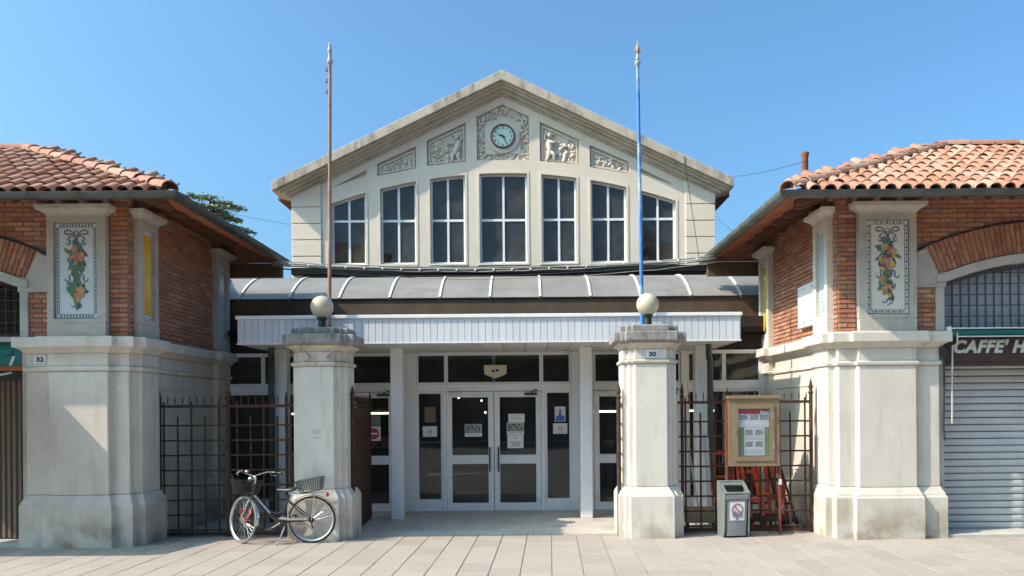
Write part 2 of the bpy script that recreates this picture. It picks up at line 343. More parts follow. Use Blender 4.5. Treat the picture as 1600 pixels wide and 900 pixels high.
near = sorted([s for s in slabs if shown(s)], key=lambda s: s[1])[:300]
ns = set(near); rest = B()
for s in slabs:
    px, py = s[0]*ca-(s[1]-10)*-sa, 10+(s[1]-10)*ca-s[0]*0
    if s in ns:
        o = bpy.data.objects.new('paving_slab', random.choice(sm)); C.objects.link(o); o.parent = pav
        o.location = (px, py, random.uniform(-.0015, .0015)); o.scale = (.340, s[2]-.006, .03); o.rotation_euler = (random.uniform(-.002, .002), random.uniform(-.002, .002), -R(1.7))
    else:
        w, h = .170, s[2]/2-.003
        rest.add([(px+a*ca+b_*sa, py-a*sa+b_*ca, z) for z in (-.03, 0) for a, b_ in ((-w, -h), (w, -h), (w, h), (-w, h))],
                 [(4, 5, 6, 7), (0, 1, 5, 4), (1, 2, 6, 5), (2, 3, 7, 6), (3, 0, 4, 7)])
rest.build('paving_slab_field', 'slab', pav, kind='stuff')
struct(B().box(-4.6, 4.7, 11.02, 13.62, -.034, -.004).build('entrance_paving', 'setts'))
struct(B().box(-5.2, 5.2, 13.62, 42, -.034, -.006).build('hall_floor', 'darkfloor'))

# ------------------------------------------------------------------ market hall with the clock gable
GY = 20.0
hall = thing('market_hall', 'tall cream market hall with pitched clock gable and seven tall windows', 'building', (0, GY, 0))
sl = .475; pk = 10.44
wallz = lambda x: pk-.42-sl*abs(x)                                # foot of the cornice on the wall
arc = lambda x: 7.93-x*x/26.6
wins = [(-4.49, -3.58), (-3.21, -2.27), (-1.91, -.99), (-.625, .625), (.99, 1.91), (2.27, 3.21), (3.58, 4.49)]
def archpoly(a, b, z0, grow=0, n=6):
    return [(a-grow, z0-grow), (b+grow, z0-grow)]+[(b+grow-(b-a+2*grow)*k/n, arc(b+grow-(b-a+2*grow)*k/n)+grow) for k in range(n+1)]
panA = [(2.26, 8.07), (3.28, 7.885), (3.28, 8.2), (2.26, 8.65)]
panB = [(.96, 8.24), (1.985, 8.135), (1.985, 8.79), (.96, 9.265)]
panC = [(3.55, 7.90), (4.46, 7.59), (3.55, 8.045)]
clockp = [(-.68, 8.27), (.68, 8.27), (.68, 9.40), (0, 9.725), (-.68, 9.40)]
mir = lambda p: [(-x, z) for x, z in p][::-1]
holes = [archpoly(a, b, 5.57) for a, b in wins]
recess = [panA, panB, panC, mir(panA), mir(panB), mir(panC), clockp]
outer = [(-5.49, 4.42), (5.49, 4.42), (5.49, wallz(5.49)), (0, wallz(0)), (-5.49, wallz(5.49))]
gw = plate('gable_wall', 'gable', hall, outer, holes+recess, GY, GY+.30, .012)
plate('gable_backing', 'gable', hall, [(-5.4, 7.3), (5.4, 7.3), (5.4, wallz(5.4)), (0, wallz(0)), (-5.4, wallz(5.4))],
      [archpoly(a, b, 5.57, .01) for a, b in wins if arc((a+b)/2) > 7.2 and False], GY+.07, GY+.10) if False else None
for p in recess: plate('panel_ground', 'relief', hall, p, [], GY+.10, GY+.13)
# raised mouldings round windows and panels
for (a, b) in wins:
    plate('window_surround', 'gable', hall, archpoly(a, b, 5.57, .05), [archpoly(a+.002, b-.002, 5.58, -.002)], GY-.012, GY+.02)
def inset(poly, d):
    n = len(poly); out = []
    cx = sum(p[0] for p in poly)/n; cz = sum(p[1] for p in poly)/n
    for i in range(n):
        p0, p1, p2 = Vector(poly[i-1]), Vector(poly[i]), Vector(poly[(i+1) % n])
        e1 = (p1-p0).normalized(); e2 = (p2-p1).normalized(); n1 = Vector((-e1.y, e1.x)); n2 = Vector((-e2.y, e2.x))
        if n1.dot(Vector((cx, cz))-p1) < 0: n1 = -n1
        if n2.dot(Vector((cx, cz))-p1) < 0: n2 = -n2
        bis = (n1+n2); bis = bis/max(bis.length_squared/2, .2)*1.0
        out.append(tuple(p1+bis*d))
    return out
for p in recess[:2]+recess[3:5]:
    plate('panel_moulding', 'relief', hall, inset(p, .045), [inset(p, .085)], GY+.055, GY+.12, .008)
# quoin blocks
for s in (-1, 1):
    zs = [4.42, 5.38, 5.80, 6.23, 6.655, 7.085]
    for z0, z1 in zip(zs, zs[1:]):
        t1 = min(z1-.018, 99)
        B().prism([(s*4.74, z0+.006), (s*5.51, z0+.006), (s*5.51, t1), (s*4.74, t1)], GY-.035, GY+.01).build('quoin_block', 'gable', hall, bevel=.01)
    B().prism([(s*4.74, 7.091), (s*5.51, 7.091), (s*5.51, wallz(5.51)-.02), (s*4.74, wallz(4.74)-.02)], GY-.035, GY+.01).build('quoin_block', 'gable', hall, bevel=.01)
# raking cornice: steps that come forward towards the top
def rakepoly(top, bot, hx):                                     # chevron band between two offsets below the peak line
    e = lambda x, d: pk-d-sl*x
    return [(-hx, e(hx, bot)), (0, e(0, bot)), (hx, e(hx, bot)), (hx, e(hx, top)), (0, e(0, top)), (-hx, e(hx, top))]
for name, top, bot, hx, dy, mat in (('cornice_band', .0, .25, 5.89, .43, 'rake'), ('cornice_moulding', .235, .30, 5.83, .34, 'rakesoft'), ('cornice_moulding', .29, .36, 5.74, .25, 'rakesoft'), ('cornice_moulding', .35, .45, 5.64, .13, 'rakesoft'), ('cornice_moulding', .44, .50, 5.56, .06, 'rakesoft')):
    B().prism(rakepoly(top, bot, hx), GY-dy, GY+.4).build(name, mat, hall, bevel=.015)
# windows
for a, b in wins:
    fr = archpoly(a+.004, b-.004, 5.574, -.004); m_ = (a+b)/2; wm = .028
    zt = lambda x: arc(x)-.055
    hs = []
    for x0, x1 in ((a+.055, m_-wm), (m_+wm, b-.055)):
        hs.append(rect(x0, x1, 5.64, 6.70)); hs.append([(x0, 6.76), (x1, 6.76), (x1, zt(x1)), ((x0+x1)/2, zt((x0+x1)/2)), (x0, zt(x0))])
    w = plate('window', 'white', hall, fr, hs, GY+.11, GY+.17)
    for h in hs:
        pn = plate('pane', 'upglass', w, inset(h, -.01), [], GY+.135, GY+.142); cc = Vector((sum(q[0] for q in h)/len(h), GY+.14, sum(q[1] for q in h)/len(h)))
        pn.data.transform(Matrix.Translation(cc) @ Matrix.Rotation(R(random.uniform(-.5, .5)), 4, 'X') @ Matrix.Rotation(R(random.uniform(-.5, .5)), 4, 'Z') @ Matrix.Translation(-cc))
    bx('window_sill', 'gable', w, a-.03, b+.03, GY-.03, GY+.12, 5.535, 5.568)
# body of the hall behind the gable
hb = B()
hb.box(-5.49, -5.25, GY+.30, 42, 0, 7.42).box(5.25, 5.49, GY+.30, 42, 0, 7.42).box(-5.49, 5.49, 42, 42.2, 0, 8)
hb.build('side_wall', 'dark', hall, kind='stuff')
B().prism([(-6.0, pk-.05-sl*6.0), (0, pk-.05), (6.0, pk-.05-sl*6.0), (6.0, pk-.2-sl*6.0), (0, pk-.2), (-6.0, pk-.2-sl*6.0)], GY+.41, 42.3).build('hall_roof', 'tilebase', hall)
# carved reliefs
def clump(b, poly, y, n, r0, r1, seed, dens=None):
    rr = random.Random(seed); xs = [p[0] for p in poly]; zs = [p[1] for p in poly]
    def inside(x, z):
        c = False; m = len(poly)
        for i in range(m):
            (x1, z1), (x2, z2) = poly[i], poly[i-1]
            if (z1 > z) != (z2 > z) and x < (x2-x1)*(z-z1)/(z2-z1)+x1: c = not c
        return c
    k = 0
    while k < n:
        x, z = rr.uniform(min(xs), max(xs)), rr.uniform(min(zs), max(zs))
        if not inside(x, z): continue
        r = rr.uniform(r0, r1)
        q = Matrix.Rotation(rr.uniform(0, 3.1), 3, 'Y')
        b.ball((x, y-rr.uniform(0, .02), z), r, rr.uniform(.7, 1.5), .75, rr.uniform(.6, 1.0), 8, 5, q); k += 1
        if rr.random() < .5:                                      # petals round a boss
            for t in range(5):
                a = t*1.257+rr.random(); b.ball((x+r*1.1*math.cos(a), y, z+r*1.1*math.sin(a)), r*.5, 1, .7, 1, 6, 4)
def limb(b, pts, y, rs):
    b.tube([(x, y-d, z) for x, z, d in pts], rs, 8)
for s in (-1, 1):
    # putto with a heap of fruit beside it
    b = B(); X = lambda x: s*x
    y = GY+.09
    if s > 0: ox = 1.19
    else: ox = 1.17
    limb(b, [(X(ox), 8.80, .03), (X(ox+.005), 8.68, .05), (X(ox+.05), 8.54, .05), (X(ox+.03), 8.47, .04)], y, [.045, .085, .075, .06])
    limb(b, [(X(ox+.0), 8.50, .04), (X(ox+.01), 8.40, .04), (X(ox-.03), 8.31, .03), (X(ox-.08), 8.235, .02)], y, [.06, .055, .04, .03])
    limb(b, [(X(ox+.05), 8.50, .05), (X(ox+.15), 8.42, .06), (X(ox+.14), 8.31, .04), (X(ox+.20), 8.255, .03)], y, [.06, .055, .04, .03])
    b.ball((X(ox+.03), y-.04, 8.92), .072, 1, .9, 1.1)
    limb(b, [(X(ox-.03), 8.76, .04), (X(ox-.10), 8.86, .04), (X(ox-.06), 8.97, .04), (X(ox+.03), 9.01, .04)], y, [.035, .03, .025, .02])
    limb(b, [(X(ox+.05), 8.76, .05), (X(ox+.13), 8.72, .06), (X(ox+.22), 8.74, .05)], y, [.035, .03, .022])
    for t in range(7): b.ball((X(ox-.06+t*.035), y-.02, 9.0-.02*abs(t-3)), .03, 1, .8, 1, 6, 4)
    b.build('putto_relief', 'relief', hall, smooth='all')
    b = B(); P = [(X(1.42), 8.27), (X(1.86), 8.24), (X(1.88), 8.66), (X(1.66), 8.82), (X(1.44), 8.74)]
    clump(b, P, GY+.09, 46, .028, .06, 5+s); b.build('fruit_relief', 'relief', hall, smooth='all', kind='stuff')
    b = B(); P = [(X(2.40), 8.14), (X(3.12), 8.02), (X(3.05), 8.18), (X(2.62), 8.36), (X(2.42), 8.38)]
    clump(b, P, GY+.09, 40, .025, .05, 9+s); b.build('garland_relief', 'relief', hall, smooth='all', kind='stuff')
# clock panel: plain inner field, ring and a carved border
plate('clock_field', 'relief', hall, [(-.47, 8.44), (.47, 8.44), (.47, 9.22), (.30, 9.26), (0, 9.45), (-.30, 9.26), (-.47, 9.22)], [], GY+.05, GY+.11, .008)
plate('clock_ring', 'relief', hall, ring(0, 8.89, .43, 40), [ring(0, 8.89, .315, 40)], GY+.01, GY+.06, .015)
for k, P in enumerate(([(-.66, 8.29), (.66, 8.29), (.66, 8.43), (-.66, 8.43)], [(-.66, 8.43), (-.49, 8.43), (-.49, 9.36), (-.66, 9.37)], [(.49, 8.43), (.66, 8.43), (.66, 9.37), (.49, 9.36)], [(-.62, 9.28), (0, 9.46), (.62, 9.28), (.62, 9.40), (0, 9.69), (-.62, 9.40)])):
    b = B(); clump(b, P, GY+.085, (44, 36, 36, 52)[k], .025, .045, 30+k); b.build('carved_border', 'relief', hall, smooth='all', kind='stuff')
for s in (-1, 1):
    b = B(); b.tube([(s*(.56+.05*math.cos(a)), GY+.03, 9.28+.05*math.sin(a)) for a in [k*.5236 for k in range(12)]], .018, 6, True); b.build('rosette', 'relief', hall, smooth=True)
# the clock
ck = thing('wall_clock', 'round clock with pale green dial and black hands on the gable', 'clock', (0, GY, 8.89))
B().prism(ring(0, 8.89, .285, 40), GY-.005, GY+.05).build('dial', 'dial', ck)
plate('rim', 'clockrim', ck, ring(0, 8.89, .315, 40), [ring(0, 8.89, .278, 40)], GY-.03, GY+.05, .006)
for k in range(12):
    a = R(90-30*(k+1)); letters('numeral', str(k+1), 'ink', ck, .225*math.cos(a), GY-.008, 8.89+.225*math.sin(a)-.028, .056, 1, 0, .002)
def hand(name, ang, L, w):
    d = Vector((math.sin(R(ang)), math.cos(R(ang)))); n = Vector((d.y, -d.x)); c = Vector((0, 8.89))
    B().prism([tuple(c-d*.06+n*w*.6), tuple(c+d*L*.2+n*w), tuple(c+d*L), tuple(c+d*L*.2-n*w), tuple(c-d*.06-n*w*.6)], GY-.018, GY-.012).build(name, 'ink', ck)
hand('hour_hand', 288, .175, .02); hand('minute_hand', 152, .235, .013)

# ------------------------------------------------------------------ annex between the wings: curved roof, beam
ann = thing('market_annex', 'low annex with brown beam and curved grey panel roof below the gable', 'building', (0, 13.5, 0))
bx('beam', 'beam', ann, -5.3, 5.4, 13.84, 14.05, 3.19, 3.785)
bx('beam_cap', 'black', ann, -5.3, 5.4, 13.81, 14.07, 3.785, 3.80)
bx('low_roof', 'membrane', ann, -4.60, 4.70, 13.335, 14.04, 3.10, 3.185)
def prof(t):                                                     # quarter barrel
    a = t*math.pi/2; return 13.82+1.45*t, 3.803+.60*(1-(1-t)**1.9)
xs = [-5.3]+[k*.905-.07 for k in range(-5, 6)]+[5.4]
for x0, x1 in zip(xs, xs[1:]):
    if x1-x0 < .02: continue
    L0 = [prof(t/10) for t in range(11)]
    b = B(); b.prism(L0+[(y+.012, z-.02) for y, z in reversed(L0)], x0+.012, x1-.012, 'x'); b.build('roof_panel', 'poly', ann, smooth=True)
for x in xs[1:-1]:
    L0 = [prof(t/10) for t in range(11)]
    b = B(); b.prism([(y-.012, z+.018) for y, z in L0]+[(y+.004, z-.03) for y, z in reversed(L0)], x-.021, x+.021, 'x'); b.build('roof_rib', 'rib', ann)
bx('flat_roof', 'membrane', ann, -5.2, 5.2, 15.24, 19.84, 4.28, 4.38)
bx('roof_kerb', 'membrane', ann, -5.48, 5.48, 19.80, 19.995, 5.30, 5.47)
bx('kerb_wall', 'dark', ann, -5.2, 5.2, 19.85, 19.99, 4.40, 5.30)
for s in (-1, 1):
    bx('annex_wall', 'dark', ann, s*5.2, s*5.05, 13.7, 19.9, 0, 4.3)
    bx('end_panel', 'dark', ann, s*4.85, s*5.05, 13.62, 13.72, 0, 4.3)

# ------------------------------------------------------------------ glazed entrance front (doors, sidelights, transoms)
EY = 13.5
ent = thing('glazed_shopfront', 'white aluminium glazed entrance front with double doors and transom windows', 'entrance', (0, EY, 0))
def frame_rect(name, parent, x0, x1, z0, z1, w, y0, y1, mat='white', wb=None):
    return plate(name, mat, parent, rect(x0, x1, z0, z1), [rect(x0+w, x1-w, z0+(wb if wb is not None else w), z1-w)], y0, y1, .004)
def pane(parent, x0, x1, z0, z1, y): return bx('pane', 'glass', parent, x0, x1, y, y+.008, z0, z1)
# main frame: posts and rails
for x0, x1 in ((-4.85, -4.70), (-3.40, -3.29), (-1.75, -1.36), (1.36, 1.75), (3.29, 3.40), (4.70, 4.95)):
    bx('frame_post', 'white', ent, x0, x1, EY-.03, EY+.09, 0, 2.80, .005)
for x0, x1 in ((-4.695, -3.405), (-3.285, -1.755), (-1.355, 1.355), (1.755, 3.285), (3.405, 4.695)):
    bx('head_rail', 'white', ent, x0, x1, EY-.02, EY+.08, 2.77, 2.80)
    bx('transom_rail', 'white', ent, x0, x1, EY-.025, EY+.085, 2.11, 2.235, .005)
bx('lintel_panel', 'dark', ent, -4.9, 5, EY+.05, EY+.08, 2.80, 3.4)
def transom(x0, x1, mid=False):
    w = frame_rect('transom_window', ent, x0, x1, 2.237, 2.768, .03, EY, EY+.05); pane(w, x0+.025, x1-.025, 2.262, 2.743, EY+.02)
    if mid: bx('glazing_bar', 'white', w, (x0+x1)/2-.03, (x0+x1)/2+.03, EY+.03, EY+.06, 2.267, 2.738)
for a, b in ((-1.355, -.84), (-.835, .835), (.84, 1.355)): transom(a, b, b-a > 1)
for s in (-1, 1):
    for a, b in ((1.757, 2.52), (2.525, 3.283), (3.407, 4.05), (4.055, 4.693)): transom(*sorted((s*a, s*b)))
def sidelight(x0, x1):
    w = plate('sidelight', 'white', ent, rect(x0, x1, .01, 2.108), [rect(x0+.035, x1-.035, .215, 2.07)], EY, EY+.06, .004); pane(w, x0+.03, x1-.03, .21, 2.075, EY+.025)
for s in (-1, 1): sidelight(*sorted((s*1.358, s*.90)))
for s in (-1, 1): bx('door_post', 'white', ent, s*.835, s*.897, EY-.035, EY+.09, 0, 2.108, .005)
def door(x0, x1, hinge, closer=True, rail=(.83, .985)):
    """one glazed leaf; hinge = -1 when it hangs on its left edge"""
    d = plate('door', 'white', ent, rect(x0, x1, .012, 2.10), [rect(x0+.095, x1-.095, .145, rail[0]), rect(x0+.095, x1-.095, rail[1], 2.0)], EY-.005, EY+.045, .005)
    pane(d, x0+.09, x1-.09, .14, rail[0]+.005, EY+.017); pane(d, x0+.09, x1-.09, rail[1]-.005, 2.005, EY+.017)
    hx = x0+.03 if hinge < 0 else x1-.03; kx = x1-.07 if hinge < 0 else x0+.07
    for z in (.22, 1.02, 1.82): B().tube([(hx, EY-.02, z-.05), (hx, EY-.02, z+.05)], .016, 8).box(hx-.04, hx+.04, EY-.014, EY-.004, z-.02, z+.02).build('hinge', 'white', d)
    B().tube([(kx+.0, EY-.005, .70), (kx, EY-.06, .70), (kx, EY-.06, 1.12), (kx, EY-.005, 1.12)], .013, 8).build('handle', 'black', d, smooth=True)
    bx('lock', 'chrome', d, kx-.012, kx+.012, EY-.012, EY-.004, .86, .90)
    if closer:
        cx = x0+.18 if hinge < 0 else x1-.18
        B().box(cx-.11, cx+.11, EY-.05, EY-.007, 2.03, 2.075).tube([(cx, EY-.03, 2.08), (cx+.12*-hinge*-1, EY-.10, 2.125), (cx+.06, EY-.03, 2.13)], .009, 6).build('door_closer', 'white' if hinge < 0 else 'drain', d)
    return d
door(-.832, -.006, -1); door(.006, .832, 1)
for s in (-1, 1):
    for a, b in ((1.757, 2.515), (2.525, 3.283)):
        x0, x1 = sorted((s*a, s*b)); door(x0, x1, -1 if (x0+x1)/2*1 < s*2.52 else 1)
    x0, x1 = sorted((s*3.405, s*4.695)); sidelight(x0, x1)
bx('threshold', 'threshold', ent, -4.7, 4.7, EY-.06, EY+.14, -.004, .010)

# ------------------------------------------------------------------ canopy over the doors
FY = 11.6
can = thing('entrance_canopy', 'flat white entrance canopy with ribbed fascia on square white columns', 'canopy', (0, FY, 0))
bx('roof_deck', 'membrane', can, -3.76, 3.80, FY+.04, 13.33, 3.10, 3.18)
bx('top_trim', 'white', can, -3.80, 3.84, FY-.035, FY+.05, 3.175, 3.228, .006)
bx('bottom_trim', 'white', can, -3.79, 3.83, FY-.012, FY+.04, 2.795, 2.815)
bx('fascia_backing', 'white', can, -3.77, 3.81, FY+.012, FY+.035, 2.815, 3.176)
bw = 7.58/73; me = None
for k in range(73):
    if me is None: me = B().box(0, bw-.007, 0, .014, 0, .358).mesh('fascia_board'); me.materials.append(M['fascia'])
    o = bpy.data.objects.new('fascia_board', me); C.objects.link(o); o.parent = can; o.matrix_parent_inverse = Matrix.Translation(-can.location)
    o.location = (-3.77+k*bw+.003, FY-.004+random.uniform(-.001, .001), 2.8165)
for s, x in ((-1, -3.785), (1, 3.825)):
    bx('side_fascia', 'fascia', can, x-.012, x+.012, FY+.052, 13.33, 2.80, 3.20)
sw = 7.56/21; me = None
for k in range(21):
    if me is None: me = B().box(0, sw-.012, FY+.045, 13.44, 0, .012).mesh('soffit_board'); me.materials.append(M['soffitboard'])
    o = bpy.data.objects.new('soffit_board', me); C.objects.link(o); o.parent = can; o.matrix_parent_inverse = Matrix.Translation(-can.location)
    o.location = (-3.76+k*sw+.006, 0, 2.802+random.uniform(-.001, .001))
bx('soffit_void', 'dark', can, -3.76, 3.80, FY+.05, 13.30, 2.83, 2.85)
for x in (-3.44, -1.55, 1.55, 3.44):
    bx('column', 'white', can, x-.1, x+.1, 12.55, 12.75, -.004, 2.80, .012)
for s in (-1, 1):
    d = B(); x = s*3.55
    d.tube([(x-s*.06, 12.25, 2.83), (x-s*.06, 12.25, 2.72), (x-s*.04, 12.33, 2.62), (x, 12.42, 2.52), (x, 12.42, 2.3), (x, 12.42, .0)], .05, 12)
    o = d.build('downpipe', 'drain', None, smooth=True)
    tag(o, ('dark green downpipe in front of the left outer canopy column', 'dark green downpipe in front of the right outer canopy column')[s > 0], 'downpipe', 'canopy downpipes')
    for z in (.6, 1.9): B().tube([(x, 12.42, z), (x, 12.42, z+.04)], .058, 12).build('pipe_clip', 'drain', o)
sr = thing('alarm_siren', 'yellowed shield shaped alarm siren box fixed above the doors', 'alarm', (.03, 13.4, 2.45))
B().prism([(-.165, 2.56), (.235, 2.56), (.225, 2.40), (.12, 2.36), (.03, 2.325), (-.06, 2.36), (-.155, 2.40)], 13.36, 13.46).build('case', 'siren', sr, bevel=.015)
B().ball((.0, 13.358, 2.455), .024, 1.2, .3, 1).build('sounder', 'ink', sr); B().ball((.07, 13.358, 2.465), .024, 1.2, .3, 1).build('sounder', 'ink', sr)

# ------------------------------------------------------------------ the two corner wings
brick_me = B().loft([[(-.5, .5, -.5), (.5, .5, -.5), (.5, .5, .5), (-.5, .5, .5)], [(-.5, -.25, -.5), (.5, -.25, -.5), (.5, -.25, .5), (-.5, -.25, .5)], [(-.485, -.5, -.44), (.485, -.5, -.44), (.485, -.5, .44), (-.485, -.5, .44)]]).mesh('brick')
brick_me.materials.append(M['brick'])
TW = .186
def tile_mesh():
    def pr(w, h, dz):
        pts = []
        for k in range(7): a = math.pi*k/6; pts.append((w*.5-w*.5*math.cos(a), h*math.sin(a)+dz))
        for k in range(1, 5): a = math.pi*k/4; pts.append((w+(TW+.02-w)*.5*(1-math.cos(a)), -.02*math.sin(a)+dz))
        return pts
    lo = pr(.146, .058, .024); up = pr(.126, .048, 0); t = .012; b = B()
    n = len(lo); v = [(x, 0, z) for x, z in lo]+[(x+.004, .46, z) for x, z in up]+[(x, 0, z-t) for x, z in lo]+[(x+.004, .46, z-t) for x, z in up]
    f = []
    for i in range(n-1): f += [(i, i+1, n+i+1, n+i), (2*n+i+1, 2*n+i, 3*n+i, 3*n+i+1), (i+1, i, 2*n+i, 2*n+i+1)]
    b.add(v, f); me = bpy.data.meshes.new('roof_tile'); me.from_pydata(b.v, [], b.f)
    me.polygons.foreach_set('use_smooth', [True]*len(me.polygons)); me.set_sharp_from_angle(angle=R(50)); me.materials.append(M['tile']); return me
tile_me = tile_mesh()
def cap_mesh():
    L = []
    for y, r in ((0, .115), (.44, .095)):
        L.append([(-r*math.cos(math.pi*k/8), y, r*.85*math.sin(math.pi*k/8)) for k in range(9)]+[((r-.014)*math.cos(math.pi*k/8), y, (r-.014)*.85*math.sin(math.pi*k/8)) for k in range(9)])
    me = B().loft(L).mesh('hip_tile'); me.materials.append(M['tile']); me.polygons.foreach_set('use_smooth', [True]*len(me.polygons)); me.set_sharp_from_angle(angle=R(50)); return me
cap_me = cap_mesh()

def wing(s, xc, Y0, label):
    side = 'left' if s < 0 else 'right'
    W = thing('corner_building', label, 'building', (s*(xc+1), Y0, 0))
    X = lambda u: s*(xc+u)
    rr = random.Random(11+s)
    # --- stone base with pilasters
    def plan(o):
        q = [(1.38+o, .55), (1.38+o, -o), (1.03+o, -o), (1.03+o, -.08-o), (.24-o, -.08-o), (.24-o, -o), (-o, -o), (-o, .13-o), (-.1-o, .13-o), (-.1-o, .64+o), (-o, .64+o),
             (-o, 2.72-o), (-.1-o, 2.72-o), (-.1-o, 3.25+o), (-o, 3.25+o), (-o, 3.4), (.5, 3.4), (.5, .55)]
        return q
    def base(name, layers, mat, bev=.008):
        L = [[(X(u), Y0+v, z) for u, v in plan(o)] for z, o in layers]
        return B().loft(L).build(name, mat, W, bevel=bev)
    base('plinth', [(-.02, .07), (.555, .07), (.575, .055), (.60, .05), (.64, .03), (.68, .012), (.69, .012)], 'stone', .012)
    base('shaft', [(.691, 0), (2.34, 0)], 'stone', .014)
    base('neck_ring', [(2.341, .005), (2.355, .025), (2.395, .028), (2.41, .005)], 'stone')
    base('frieze', [(2.411, 0), (2.579, 0)], 'stone')
    base('base_cornice', [(2.58, .005), (2.60, .03), (2.63, .05), (2.655, .09), (2.656, .12), (2.785, .12), (2.80, .10)], 'stone', .01)
    for v0, v1 in ((.80, 2.60),):                                 # sunk panel lines on the long side
        B().box(*sorted((X(-.012), X(.004))), Y0+v0, Y0+v1, 2.10, 2.125).box(*sorted((X(-.012), X(.004))), Y0+v0, Y0+v1, .80, .825).build('side_moulding', 'stone', W, kind='stuff')
    # --- brick storey
    zc, cu = -.2, 2.92+0.0                                         # centre of the segmental arch (u, z)
    Ri, Rs, Ro = 3.95, 4.075, 4.50
    az = lambda u, r: zc+math.sqrt(r*r-(u-cu)**2)
    ul, ur = 1.44, 4.40
    n = 14; top = 4.90
    arcp = [(ul+(ur-ul)*k/n) for k in range(n+1)]
    def P(pts): return [(X(u), z) for u, z in pts]
    out = [(.0, 2.80), (1.38, 2.80), (1.38, 2.70), (ul, 2.70)]+[(u, az(u, Ri)) for u in arcp]+[(ur, 0), (5.9, 0), (5.9, 4.93), (.33, 4.93), (.0, 4.82)]
    fw = plate('front_wall', 'mortar', W, P(out), [], Y0+.004, Y0+.30)
    sidew = B().prism([(Y0+.31, 2.80), (Y0+3.4, 2.80), (Y0+3.4, 4.50), (Y0+2.80, 4.82), (Y0+.31, 4.82)], *sorted((X(.006), X(.3))), 'x').build('side_wall', 'mortar', W)
    count = [0]; rest = B(); 
    def brick(u, v, z, L, h, where, rot=0, front=True):
        """one brick, centre u,z on the front or v,z on the side"""
        d = .05; pr = rr.uniform(.002, .012); L -= .013; h -= .014
        if front: loc = (X(u), Y0+.004-.008-pr+d/2, z); scl = (L, d, h)
        else: loc = (X(.006-.008-pr+d/2), Y0+v, z); scl = (L, d, h)
        if count[0] < 300:
            o = bpy.data.objects.new('brick', brick_me); C.objects.link(o); o.parent = where; o.location = loc; o.scale = scl
            o.rotation_euler = (0, rot, 0) if front else (0, 0, -R(90) if s > 0 else R(90)); count[0] += 1
        else:
            Mx = Matrix.Translation(loc) @ (Matrix.Rotation(rot, 4, 'Y') if front else Matrix.Rotation(-R(90) if s > 0 else R(90), 4, 'Z')) @ Matrix.Diagonal((*scl, 1))
            rest.add([Mx @ v_.co for v_ in brick_me.vertices], [tuple(p.vertices) for p in brick_me.polygons])
    H = .0645
    def course(a, b, z, k, place):
        L = .243; x = a-(L/2 if k % 2 else 0)
        while x < b-.005:
            x0, x1 = max(x, a), min(x+L, b)
            if x1-x0 > .035: place((x0+x1)/2, x1-x0)
            x += L
    # voussoirs first: they show largest, then the front courses, then the side
    da = .068/((Rs+Ro)/2); a0 = math.asin((cu-ul+.06)/Ri)
    sign = s
    nv = int(2*a0/da)
    later = []
    for i in range(nv):
        a = -a0+(i+.5)*da
        rings = ((Rs, Rs+.215), (Rs+.215, Ro)) if i % 2 else ((Rs, Rs+.11), (Rs+.11, Rs+.325), (Rs+.325, Ro))
        for r0, r1 in rings:
            r = (r0+r1)/2; u = cu+r*math.sin(a); z = zc+r*math.cos(a); item = (u, z, .068, r1-r0, a)
            if u < 3.05: later.insert(0, item) if False else brick_v(brick, item, fw, sign, rr)
            else: later.append(item)
    rows = int((4.93-2.80)/H)
    fr_items = []
    for k in range(rows):
        z = 2.80+(k+.5)*H
        if z < 4.80: fr_items.append((.004, .245, z, k))
        if z < 3.40: fr_items.append((1.03, 1.325, z, k))
        elif z > 4.02: fr_items.append((1.03, 5.9, z, k))
    far = []
    for a, b, z, k in fr_items:
        def place(u, L):
            if 1.0 < u and z > 3.6 and (u-cu)**2+(z-zc)**2 < (Ro+.01)**2 and u < 2*cu-1: return
            if .25 < u < 1.03 and z < 4.5: return
            if u < .3 and z > 4.80: return
            (far.append((u, z, L)) if u > 3.05 else brick(u, 0, z, L, H, fw))
        course(a, b, z, k, place)
    for k in range(int((4.82-2.80)/H)):
        z = 2.80+(k+.5)*H
        for a, b in ((.004, .135), (.635, 2.725)):
            course(a, b, z, k+1, lambda v, L: brick(0, v, z, L, H, sidew, 0, False))
    count[0] = 999
    for it in later: brick_v(brick, it, fw, sign, rr)
    for u, z, L in far: brick(u, 0, z, L, H, fw)
    for k in range(int((4.5-2.80)/H)): course(3.25, 3.4, 2.80+(k+.5)*H, k, lambda v, L: brick(0, v, 2.80+(k+.5)*H, L, H, sidew, 0, False))
    rest.build('brick_field', 'brick', W, kind='stuff')
    # dark drip line over the arch, stone archivolt, skewback and jamb
    us = [1.10+(4.74-1.10)*k/20 for k in range(21)]
    plate('drip_line', 'black', W, P([(u, az(u, Ro+.002)) for u in us]+[(u, az(u, Ro+.02)) for u in reversed(us)]), [], Y0-.03, Y0+.02)
    us = [1.33+(4.51-1.33)*k/20 for k in range(21)]
    plate('archivolt', 'frame', W, P([(u, az(u, Ri) if ul < u < ur else az(ul, Ri)) for u in us]+[(u, az(u, Rs-.004)) for u in reversed(us)]), [], Y0-.045, Y0+.26, .008)
    k0 = az(1.40, Rs)
    def skew(t): return P([(t(1.035), 3.405), (t(1.47), 3.405), (t(1.47), az(1.47, Rs)+.0), (t(1.36), az(1.36, Rs)+.03), (t(1.20), az(1.20, Ro)-.02), (t(1.035), az(1.20, Ro)-.10)])
    plate('skewback', 'frame', W, skew(lambda u: u), [], Y0-.02, Y0+.02, .006)
    bx('jamb', 'frame', W, X(1.327), X(1.44), Y0-.03, Y0+.26, 2.802, 3.404, .008)
    bx('jamb', 'frame', W, X(4.40), X(4.515), Y0-.03, Y0+.26, 2.802, 3.404, .008)
